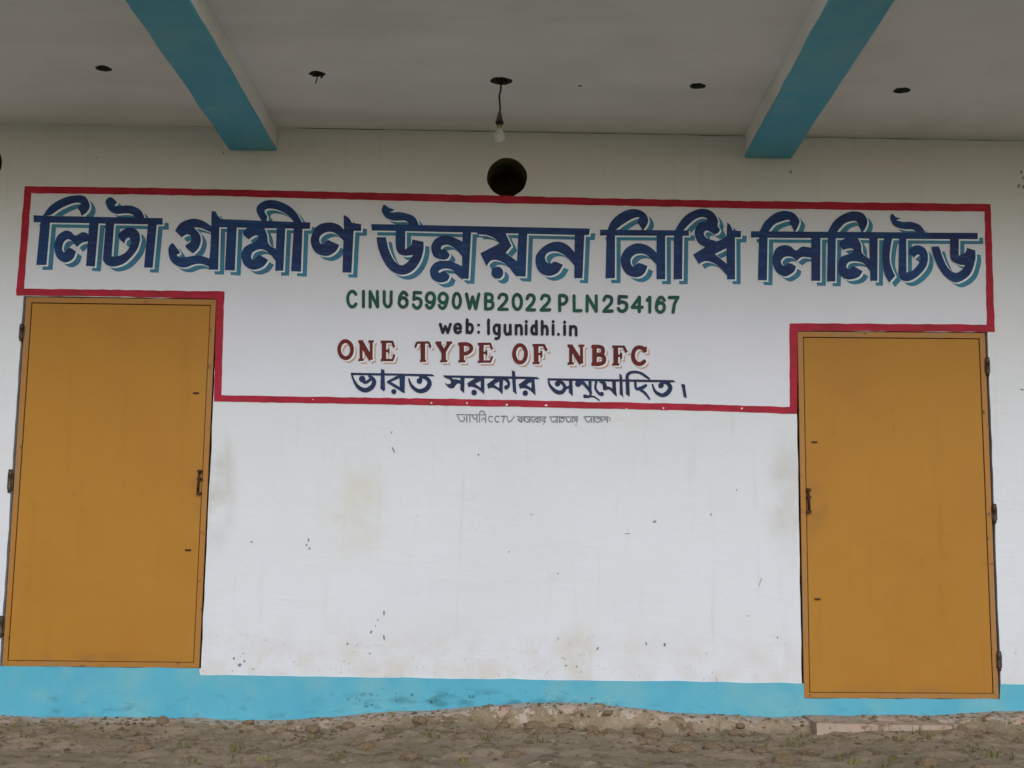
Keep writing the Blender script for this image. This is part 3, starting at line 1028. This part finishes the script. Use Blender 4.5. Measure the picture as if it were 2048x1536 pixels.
latin(k6.to(*B), [('u', -18, 75, 408, 532), ('n', 98, 192, 408, 532), ('i', 206, 240, 368, 532), ('d', 262, 348, 366, 532), ('h', 372, 462, 368, 534),
                  ('i', 488, 522, 370, 536), ('.', 544, 578, 480, 536), ('i', 609, 643, 374, 538), ('n', 668, 765, 420, 542)], 31)
word(k6, M['black'], 'black web address on the sign')

# slab lettering
SLAB = {
    'O': [('c', arcp(.5, .5, .5, .5, 0, 360, 21), 1.0)],
    'N': [('v', [(.17, 0), (.17, 1)], .8), ('v', [(.14, 0), (.84, 1)], 1.25), ('v', [(.84, 0), (.84, 1)], .8), ('h', [(-.02, 0), (.32, 0)]), ('h', [(-.02, 1), (.36, 1)]), ('h', [(.64, 0), (1.02, 0)])],
    'E': [('v', [(.25, 0), (.25, 1)], 1.2), ('h', [(.0, 0), (.92, 0)]), ('h', [(.0, 1), (.92, 1)]), ('h', [(.25, .5), (.6, .5)]), ('v', [(.86, 0), (1, .3)], .6), ('v', [(.88, 1), (1, .7)], .6), ('v', [(.6, .36), (.6, .64)], .5)],
    'T': [('v', [(.5, 0), (.5, 1)], 1.2), ('h', [(.08, 0), (.92, 0)]), ('v', [(.1, 0), (0, .28)], .6), ('v', [(.9, 0), (1, .28)], .6), ('h', [(.3, 1), (.72, 1)])],
    'Y': [('v', [(.15, 0), (.5, .55)], 1.2), ('v', [(.85, 0), (.5, .55)], .9), ('v', [(.5, .5), (.5, 1)], 1.2), ('h', [(0, 0), (.36, 0)]), ('h', [(.66, 0), (1, 0)]), ('h', [(.28, 1), (.72, 1)])],
    'P': [('v', [(.25, 0), (.25, 1)], 1.2), ('c', [(.1, 0), (.6, 0), (.92, .12), (.95, .35), (.65, .55), (.25, .56)], 1.0), ('h', [(0, 0), (.5, 0)]), ('h', [(0, 1), (.52, 1)])],
    'F': [('v', [(.25, 0), (.25, 1)], 1.2), ('h', [(.0, 0), (.86, 0)]), ('h', [(0, 1), (.5, 1)]), ('h', [(.25, .5), (.6, .5)]), ('v', [(.8, 0), (1, .32)], .7), ('v', [(.62, .34), (.62, .68)], .6)],
    'B': [('v', [(.22, 0), (.22, 1)], 1.2), ('c', [(.1, 0), (.6, 0), (.88, .1), (.88, .36), (.6, .47), (.22, .48)], 1.0), ('c', [(.22, .48), (.65, .48), (.97, .6), (.97, .88), (.65, 1), (.1, 1)], 1.05), ('h', [(0, 0), (.4, 0)]), ('h', [(0, 1), (.4, 1)])],
    'C': [('c', arcp(.5, .5, .5, .5, -35, -318, 15), 1.05), ('v', [(.98, 0), (.98, .3)], .6)],
}


def slab(ink, items, wd):
    for ch, x0, x1, y0, y1 in items:
        h = wd / 2
        for st in SLAB[ch]:
            hh = h * 0.6 if st[0] != 'c' else h * 0.8
            pts = [(x0 + h + (x1 - x0 - wd) * a, y0 + hh + (y1 - y0 - 2 * hh) * b_) for a, b_ in st[1]]
            ww = wd * 0.62 if st[0] == 'h' else wd * st[2]
            ink.S(*pts, w=ww, caps=(st[0] == 'c'))
    return ink


Cc = (660, 670, 2048 / 360)
Dd = (1010, 670, 2048 / 390)
RED_SH = (M['peach'], 5.6, 5.2, M['white'], 3.0, 2.8)
word(slab(Ink(*Cc), [('O', 85, 275, 55, 282), ('N', 305, 520, 62, 298), ('E', 555, 755, 66, 300)], 44), M['maroon'], 'maroon slab serif word ONE on the sign', RED_SH)
word(slab(Ink(*Cc), [('T', 950, 1165, 74, 308), ('Y', 1180, 1410, 76, 312), ('P', 1440, 1635, 88, 314), ('E', 1660, 1868, 90, 318)], 44), M['maroon'], 'maroon slab serif word TYPE on the sign', RED_SH)
word(slab(Ink(*Dd), [('O', 75, 242, 93, 307), ('F', 270, 458, 95, 308)], 41), M['maroon'], 'maroon slab serif word OF on the sign', RED_SH)
word(slab(Ink(*Dd), [('N', 640, 852, 100, 314), ('B', 890, 1062, 108, 322), ('F', 1105, 1297, 112, 324), ('C', 1323, 1500, 113, 324)], 41), M['maroon'], 'maroon slab serif letters NBFC on the sign', RED_SH)

# ---- small Bengali line
b1 = Ink(*Cc)
b1.P((240, 430), (1165, 448), (1192, 470), (240, 454))
b1.S((250, 445, 18), (268, 510, 24), (320, 590, 40), (400, 628, 50), (470, 600, 52), (503, 545, 50), (490, 500, 42), (450, 470, 30))
b1.D(368, 500, 36)
b1.S((365, 505, 52), (405, 540, 36), (450, 515, 32), (475, 480, 30))
b1.P((582, 385), (622, 402), (628, 622), (613, 642), (575, 610))
b1.S((662, 533, 24), (780, 478, 36))
b1.S((665, 538, 28), (760, 590, 32), (843, 648, 24))
b1.P((790, 452), (855, 452), (850, 662), (795, 612))
b1.D(728, 645, 29)
b1.S((897, 497, 14), (932, 580, 34), (1010, 637, 46), (1090, 618, 54), (1133, 560, 52), (1118, 510, 44), (1070, 480, 36), (1030, 470, 30))
b1.D(1020, 522, 33)
b1.S((1020, 520, 40), (1048, 480, 30))
word(b1, M['ink'], 'small navy Bengali word starting the lower line of the sign')
b2 = Ink(880, 735, 2048 / 210)
b2.P((60, 152), (1890, 185), (1945, 225), (1830, 226), (90, 196))
b2.O((70, 165, c), (240, 185, c), (245, 222), (330, 235), (410, 255, c), (410, 320, c), (340, 310), (300, 360), (255, 405), (190, 400), (135, 355), (100, 300, c), (150, 325), (200, 320), (215, 280), (190, 235), (120, 205))
b2.P((400, 180), (480, 180), (475, 500), (395, 440))
b2.P((530, 312), (690, 205), (860, 195), (800, 258), (700, 310), (680, 335), (600, 352))
b2.O((535, 312, c), (690, 325, c), (805, 405, c), (865, 430, c), (865, 520, c), (740, 420), (620, 375), (560, 387, c))
b2.P((797, 190), (865, 190), (865, 520), (795, 420))
b2.D(668, 492, 54)
b2.P((915, 332), (1090, 205), (1220, 198), (1175, 258), (1070, 320), (1050, 348), (950, 362))
b2.O((920, 338, c), (1065, 340, c), (1160, 415, c), (1225, 430, c), (1220, 528, c), (1120, 430), (1010, 390), (940, 412, c))
b2.P((1163, 190), (1230, 190), (1220, 530), (1155, 430))
b2.S((1220, 218, 40), (1290, 232, 58), (1340, 300, 58), (1330, 365, 64), (1292, 388, 84))
b2.P((1400, 58), (1460, 82), (1475, 200), (1485, 470), (1502, 522), (1425, 470))
b2.P((1535, 327), (1700, 215), (1845, 208), (1795, 272), (1700, 325), (1680, 348), (1600, 367))
b2.O((1535, 330, c), (1685, 340, c), (1795, 415, c), (1850, 440, c), (1862, 540, c), (1740, 435), (1620, 400), (1560, 412, c))
b2.P((1783, 200), (1842, 200), (1862, 540), (1785, 430))
b2.D(1665, 500, 53)
word(b2, M['ink'], 'small navy Bengali word in the middle of the lower line')
b3 = Ink(*Dd)
b3.P((445, 455), (1765, 475), (1788, 494), (1700, 497), (450, 477))
b3.S((457, 468, 14), (472, 530, 26), (530, 592, 40), (590, 603, 42), (628, 560, 38), (610, 512, 32), (560, 485, 30))
b3.D(552, 512, 29)
b3.S((625, 565, 26), (690, 535, 22))
b3.P((673, 462), (707, 462), (713, 642), (670, 600))
b3.D(770, 512, 34)
b3.S((768, 500, 34), (812, 500, 36), (852, 540, 30), (897, 588, 30))
b3.P((875, 470), (907, 470), (912, 622), (880, 600))
b3.S((905, 600, 22), (885, 645, 24), (838, 640, 34))
b3.S((838, 650, 26), (925, 645, 16), (990, 685, 12))
b3.S((957, 490, 26), (950, 560, 24), (982, 612, 26), (1018, 622, 44))
b3.S((1000, 490, 20), (1040, 510, 40), (1052, 560, 40))
b3.S((1050, 562, 44), (1100, 562, 26), (1162, 620, 24))
b3.P((1123, 470), (1160, 470), (1172, 647), (1130, 610))
b3.P((1200, 405), (1227, 425), (1240, 640), (1246, 657), (1205, 620))
b3.P((1265, 465), (1305, 465), (1311, 647), (1270, 622))
b3.S((1282, 480, 32), (1287, 420, 34), (1340, 390, 27), (1420, 400, 25), (1480, 435, 24), (1515, 462, 16))
b3.S((1368, 485, 26), (1375, 560, 26), (1430, 560, 40), (1478, 530, 30))
b3.S((1400, 562, 24), (1470, 612, 26), (1517, 672, 16))
b3.S((1547, 518, 14), (1577, 590, 28), (1640, 633, 40), (1700, 613, 48), (1735, 560, 46), (1715, 515, 38), (1670, 492, 30))
b3.D(1638, 530, 29)
b3.S((1640, 530, 36), (1665, 495, 28))
b3.P((1850, 515), (1887, 520), (1907, 662), (1875, 647))
word(b3, M['ink'], 'small navy Bengali word ending the lower line, followed by a stop bar')

# ---- faint grey notice under the sign
g = Ink(*Cc)
W_ = 13
g.P((1440, 900), (1780, 905), (1780, 915), (1440, 910))
for st in ([(1450, 908), (1468, 958), (1500, 985), (1530, 965), (1525, 930)], [(1556, 905), (1556, 992)], [(1592, 905), (1592, 992)], [(1622, 912), (1640, 955), (1668, 945)],
           [(1672, 905), (1672, 992)], [(1703, 992), (1700, 905), (1715, 868), (1745, 872), (1765, 905)], [(1728, 975), (1740, 945), (1770, 965)], [(1772, 905), (1772, 992)],
           [(1850, 930), (1820, 925), (1805, 960), (1825, 990), (1850, 985)], [(1922, 930), (1892, 925), (1876, 960), (1896, 990), (1922, 985)], [(1948, 925), (2012, 922)], [(1985, 922), (1968, 992)]):
    g.S(*st, w=W_)
g.to(*Dd)
W_ = 12
for st in ([(22, 862), (45, 915), (98, 858)],
           [(128, 858), (432, 862)], [(135, 890), (165, 868)], [(135, 890), (175, 918)], [(172, 860), (172, 918)], [(172, 875), (200, 885), (190, 905)], [(212, 862), (205, 895), (230, 915)],
           [(238, 880), (262, 900), (240, 912)], [(262, 860), (265, 915)], [(288, 862), (282, 895), (308, 918)], [(305, 890), (345, 870)], [(305, 890), (345, 918)], [(345, 860), (345, 918)], [(368, 860), (368, 915)],
           [(385, 890), (420, 868)], [(385, 890), (420, 918)], [(420, 860), (420, 920)], [(400, 935), (404, 938)],
           [(468, 858), (765, 862)], [(478, 862), (495, 905), (520, 915), (535, 890)], [(548, 860), (548, 918)], [(572, 860), (572, 918)], [(590, 875), (612, 872), (620, 895), (600, 915), (585, 900)],
           [(640, 870), (655, 912), (688, 905), (690, 878)], [(708, 860), (706, 915)], [(722, 868), (745, 890), (722, 905)], [(758, 860), (755, 918)], [(745, 945), (749, 950)],
           [(828, 858), (1085, 862)], [(838, 862), (855, 905), (880, 915), (895, 890)], [(908, 860), (908, 918)], [(932, 860), (932, 918)], [(948, 862), (942, 895), (965, 915)],
           [(968, 880), (990, 875), (1000, 900), (975, 915)], [(1008, 872), (1018, 912)], [(1030, 895), (1050, 880), (1072, 900)], [(1076, 860), (1076, 918)], [(1104, 866), (1102, 902)]):
    g.S(*st, w=W_)
word(g, M['grey'], 'faint small grey Bengali notice with CC TV under the crimson border', y=-0.0030)

# ---- chips and scuffs on the limewash
SC = [(957, 909, 3, 3), (787, 900, 2, 10), (783, 865, 1.5, 5), (503, 1084, 4, 3), (617, 1080, 3, 5), (613, 1090, 3, 4), (619, 1097, 4, 3), (1309, 1043, 6, 3),
      (1422, 1029, 2, 5), (768, 1226, 3, 7), (756, 1240, 2, 4), (742, 1264, 3, 5), (768, 1275, 3, 9), (751, 1252, 2, 3), (695, 1287, 3, 5), (487, 1307, 3, 2), (468, 1317, 3, 4.5),
      (489, 1322, 3, 4), (480, 1330, 6, 4), (740, 1307, 2.5, 3), (1116, 1277, 2, 4), (1195, 1297, 3, 5), (1292, 1287, 3, 5), (1329, 1289, 3.5, 6), (1116, 1147, 2.5, 2),
      (1495, 1232, 3, 2), (1473, 980, 2, 3), (1063, 1029, 5, 1.2), (1255, 1067, 9, 1.2), (1520, 1165, 1.3, 14), (1132, 1331, 3, 3), (1153, 1333, 3, 3), (1555, 1275, 2, 3),
      (447, 306, 2, 5), (1581, 344, 4, 4), (2042, 344, 3, 5), (2046, 356, 4, 5), (2037, 372, 5, 7), (2047, 374, 5, 6), (2044, 779, 6, 2), (193, 316, 1.5, 3), (1018, 1104, 2, 2)]
chips = []
for i, (x, y, rx, ry) in enumerate(SC):
    rx, ry = rx * 0.68, ry * 0.68
    a = random.uniform(-0.5, 0.5)
    pts = []
    for k in range(9):
        t = 2 * math.pi * k / 9
        rr = 1 + 0.45 * (random.random() - 0.5)
        dx, dy = rx * rr * math.cos(t), ry * rr * math.sin(t)
        pts.append((x + dx * math.cos(a) - dy * math.sin(a), y + dx * math.sin(a) + dy * math.cos(a)))
    chips.append(pts)
ch = wall_sheet('plaster_chips', chips, -0.0016, M['scuff'], house, wob=0.2)
ch['kind'] = 'stuff'
RS = [(626, 799, 2.2, 2), (863, 806, 2.5, 2.5), (934, 806, 2, 3), (1013, 810, 4, 3), (1092, 811, 4, 3.5), (1253, 818, 3, 2), (1327, 816, 3, 3), (1484, 817, 3.4, 2.6)]
fl = wall_sheet('border_flakes', [[(x + (p[0] - x) * random.uniform(.35, 1.0), y + (p[1] - y) * random.uniform(.3, 1.0)) for p in disc(x, y, rx, 9, ry)] for x, y, rx, ry in RS], -0.0045, M['panel'], house, wob=0.6)
fl['kind'] = 'stuff'

seam = []
for (a, c_) in ((-200, 452), (556, 1486), (1585, 2250)):
    n = int((c_ - a) / 16)
    up, dn = [], []
    for k in range(n + 1):
        x = a + (c_ - a) * k / n
        y = 262 + (x - 1014) * 0.0178
        th = 0.7 + 1.5 * max(0, noise.noise(Vector((x * 0.013, 7, 2))) + 0.25)
        off = noise.noise(Vector((x * 0.02, 1, 5))) * 0.8
        up.append((x, y + 1.0 + off))
        dn.append((x, y + 1.0 + off + th))
    seam.append(up + dn[::-1])
sm = wall_sheet('seam_crack', seam, -0.0012, M['raw'], house, wob=0.3)
tag(sm, 'dirty crack running along the joint of wall and ceiling')

# ================================================================== hanging bulb
hp = CUTS[2][0]
top_z = CEIL_Z + 0.10


def drop(py):                                   # height of a picture row on the vertical through the bulb
    d = ray(1000, py)
    t = (hp.y - CAM.y) / d.y
    return (CAM + d * t).z


hx = hp.x - 0.006
lamp = empty('pendant_bulb', (hx, hp.y, drop(283)))
tag(lamp, 'clear glass bulb hanging on a black flex from a ceiling hole', 'light bulb')


def rel(p):
    return (p[0] - hx, p[1] - hp.y, p[2] - drop(283))


z_h0, z_h1, z_r, z_n, z_b = drop(225), drop(243), drop(248.5), drop(262), drop(284)
cz = [top_z, CEIL_Z, drop(180), drop(192), drop(205), drop(215), z_h0 - 0.004]
cx = [0.004, 0.004, 0.003, -0.004, -0.001, 0.002, 0.0]
tube('flex', [rel((hx + a, hp.y, b_)) for a, b_ in zip(cx, cz)], 0.0048, M['cord'], lamp)
Lh = z_h0 - z_h1
lathe('holder', [(0, z_h0), (0.008, z_h0), (0.012, z_h0 - Lh * 0.25), (0.015, z_h0 - Lh * 0.7), (0.019, z_h1), (0, z_h1)], M['holder'], lamp, rel((hx, hp.y, 0)), 16)
lathe('holder_ring', [(0, z_h1), (0.021, z_h1), (0.0215, (z_h1 + z_r) / 2), (0.020, z_r), (0, z_r)], M['holder_ring'], lamp, rel((hx, hp.y, 0)), 16)
lathe('bulb_cap', [(0, z_r), (0.0125, z_r), (0.0125, z_n + 0.012), (0, z_n + 0.012)], M['brass'], lamp, rel((hx, hp.y, 0)), 16)
br = (z_n + 0.012 - z_b) / 2 * 0.72
prof = [(0.0125, z_n + 0.013), (0.014, z_n + 0.004), (0.020, z_n - 0.006), (0.0275, z_n - 0.018), (0.0300, z_n - 0.030), (0.0280, z_n - 0.042), (0.021, z_n - 0.053), (0.011, z_n - 0.0595), (0.0, z_n - 0.061)]
inner = [(max(r - 0.0009, 0.0), z + (0.0009 if r < 0.02 else 0)) for r, z in prof[::-1]]
lathe('glass_bulb', prof + inner + [prof[0]], M['glass'], lamp, rel((hx, hp.y, 0)), 24)
lathe('filament_stem', [(0, z_n + 0.012), (0.005, z_n + 0.012), (0.003, z_n - 0.012), (0.0025, z_n - 0.022), (0, z_n - 0.024)], M['brass'], lamp, rel((hx, hp.y, 0)), 10)

# ================================================================== ground
CONTACT = [(-300, 1428), (0, 1432), (200, 1434), (400, 1437), (560, 1440), (660, 1434), (760, 1424), (860, 1421), (960, 1412), (1050, 1405), (1130, 1403), (1200, 1408),
           (1270, 1416), (1360, 1424), (1460, 1430), (1560, 1433), (1700, 1431), (1900, 1429), (1960, 1424), (2048, 1421), (2300, 1418)]
CP = [wall_pt(*p) for p in CONTACT]


def contact(x):
    if x <= CP[0][0]:
        return CP[0][1]
    for a, b_ in zip(CP, CP[1:]):
        if x <= b_[0]:
            return a[1] + (b_[1] - a[1]) * (x - a[0]) / (b_[0] - a[0])
    return CP[-1][1]


def fb(x, y, s, o=4):
    return noise.fractal(Vector((x * s, y * s, 0.37)), 1.0, 2.0, o)


def edge_at(x):
    return 0.17 + 0.06 * fb(x, 0.0, 2.2) + 0.03 * fb(x, 3.0, 9.0) + 0.12 * max(0, noise.noise(Vector((x * 0.9, 4, 0))))


def ground_z(x, y):
    d = max(0.0, -y)
    edge = edge_at(x)
    zc = contact(x)
    t = min(1.0, max(0.0, (d - edge) / 0.09))
    t = t * t * (3 - 2 * t)
    low = zc * 0.35 - 0.030 - 0.02 * min(d, 6) + 0.022 * fb(x, y, 2.1)
    top = zc + 0.006 * fb(x, y, 5) - 0.02 * d
    if 1.50 < x < 2.50:
        k = min(1.0, (x - 1.50) / 0.12, (2.50 - x) / 0.12)
        low = low * (1 - k) + max(low, zc - 0.045 - 0.02 * d + 0.012 * fb(x, y, 5)) * k
    z = top * (1 - t) + min(low, top) * t
    return z + 0.020 * fb(x, y, 8) * min(1, 0.15 + d * 3.0)


def axis(lo, hi, step, far0, far1):
    a = [lo + step * k for k in range(int(round((hi - lo) / step)) + 1)]
    s, v = step, a[0]
    left = []
    while v > far0:
        s *= 1.5
        v -= s
        left.append(v)
    s, v = step, a[-1]
    right = []
    while v < far1:
        s *= 1.5
        v += s
        right.append(v)
    return left[::-1] + a + right


xs = axis(-3.6, 3.6, 0.03, -70, 70)
ys = axis(-2.6, 0.0, 0.022, -70, 0.3)
gv = [(x, y, ground_z(x, y) if y <= 0.05 else -0.05) for y in ys for x in xs]
nx = len(xs)
gf = [(j * nx + i, j * nx + i + 1, (j + 1) * nx + i + 1, (j + 1) * nx + i) for j in range(len(ys) - 1) for i in range(nx - 1)]
gme = mesh('ground', gv, gf, True)
ground = link('ground', gme, M['ground'], None, 'structure')
apron = gme.attributes.new('apron', 'FLOAT', 'POINT')          # where the old cement edging lies
apron.data.foreach_set('value', [max(0.0, min(1.0, 1 - (max(0, -v[1]) - edge_at(v[0]) * 0.8) / 0.10)) if abs(v[0]) < 6 else 0.0 for v in gv])
tag(ground, 'uneven brown earth with a broken cement edge along the wall', None)

# cement slab below the right hand door
x0, zt = wall_pt(1606, 1431)
x1, _ = wall_pt(1905, 1430)
pts = rough_loop([(x0, -0.34), (x1 - 0.10, -0.31), (x1, -0.16), (x1 - 0.02, -0.008), (x0, -0.008)], 0.05, 0.02, 2.0)
n = len(pts)
sv_ = [(x, y, zt + 0.004 + 0.004 * fb(x, y, 6) + 0.03 * y) for x, y in pts] + [(x, y - (0.015 if y < -0.05 else 0), -0.16) for x, y in pts]
sf = [tuple(range(n)), tuple(range(2 * n - 1, n - 1, -1))] + [(i, (i + 1) % n, n + (i + 1) % n, n + i) for i in range(n)]
sme = mesh('cement_step', sv_, sf)
bm = bmesh.new()
bm.from_mesh(sme)
bmesh.ops.recalc_face_normals(bm, faces=bm.faces)
bm.to_mesh(sme)
bm.free()
step = link('cement_step', sme, M['cement'])
tag(step, 'low chipped grey cement slab on the ground under the door that cuts the blue band', 'step')


# stones and crumbled mortar along the foot of the wall
def stone_mesh(seed):
    bm = bmesh.new()
    bmesh.ops.create_icosphere(bm, subdivisions=2, radius=1.0)
    for v in bm.verts:
        v.co *= 1 + 0.28 * noise.noise(v.co * 1.3 + Vector((seed, seed * 2, 0)))
        v.co.z *= 0.62
    me = bpy.data.meshes.new('stone')
    bm.to_mesh(me)
    bm.free()
    me.materials.append(M['stone'])
    return me


SM = [stone_mesh(s * 3.7) for s in range(5)]
rs = random.Random(11)
for k in range(46):
    x = rs.uniform(-2.9, 2.9) if k > 16 else rs.gauss(0.2, 0.7)
    y = -rs.uniform(0.16, 1.5) if k > 16 else -rs.uniform(0.2, 0.45)
    if x0 - 0.1 < x < x1 + 0.1 and y > -0.55:
        continue
    r = rs.uniform(0.018, 0.05)
    o = bpy.data.objects.new('stone', SM[k % 5])
    COL.objects.link(o)
    o.location = (x, y, ground_z(x, y) + r * 0.15)
    o.scale = (r * rs.uniform(0.9, 1.5), r, r)
    o.rotation_euler = (rs.uniform(-.3, .3), rs.uniform(-.3, .3), rs.uniform(0, 6.28))
    tag(o, 'small brown stone lying in the earth before the blue base', 'stone', 'stones along the foot of the wall')

# pebbles and crumbs
bm = bmesh.new()
for k in range(2200):
    x, y = rs.uniform(-3.4, 3.4), -abs(rs.gauss(0.1, 0.7)) - 0.03
    r = rs.uniform(0.003, 0.012)
    z = ground_z(x, y)
    m4 = Matrix.Translation((x, y, z + r * 0.2)) @ Matrix.Rotation(rs.uniform(0, 6.28), 4, 'Z') @ Matrix.Diagonal((r * rs.uniform(1, 1.6), r, r * 0.7, 1))
    bmesh.ops.create_icosphere(bm, subdivisions=1, radius=1.0, matrix=m4)
me = bpy.data.meshes.new('pebbles')
bm.to_mesh(me)
bm.free()
link('pebbles', me, M['stone'], None, 'stuff')

# dry tufts in the earth
bv_, bf_ = [], []
for k in range(70):
    x, y = rs.uniform(-3.2, 3.2), -rs.uniform(0.35, 1.9)
    z = ground_z(x, y)
    for j in range(rs.randint(5, 12)):
        a = rs.uniform(0, 6.28)
        h = rs.uniform(0.015, 0.05)
        l = rs.uniform(0.01, 0.04)
        bx_, by_ = x + rs.gauss(0, 0.015), y + rs.gauss(0, 0.015)
        wx, wy = -math.sin(a) * 0.0022, math.cos(a) * 0.0022
        i = len(bv_)
        bv_ += [(bx_ - wx, by_ - wy, z - 0.004), (bx_ + wx, by_ + wy, z - 0.004),
                (bx_ + math.cos(a) * l * .4 + wx, by_ + math.sin(a) * l * .4 + wy, z + h * .6), (bx_ + math.cos(a) * l * .4 - wx, by_ + math.sin(a) * l * .4 - wy, z + h * .6),
                (bx_ + math.cos(a) * l, by_ + math.sin(a) * l, z + h)]
        bf_ += [(i, i + 1, i + 2, i + 3), (i + 3, i + 2, i + 4)]
link('grass', mesh('grass', bv_, bf_), M['leaf'], None, 'stuff')
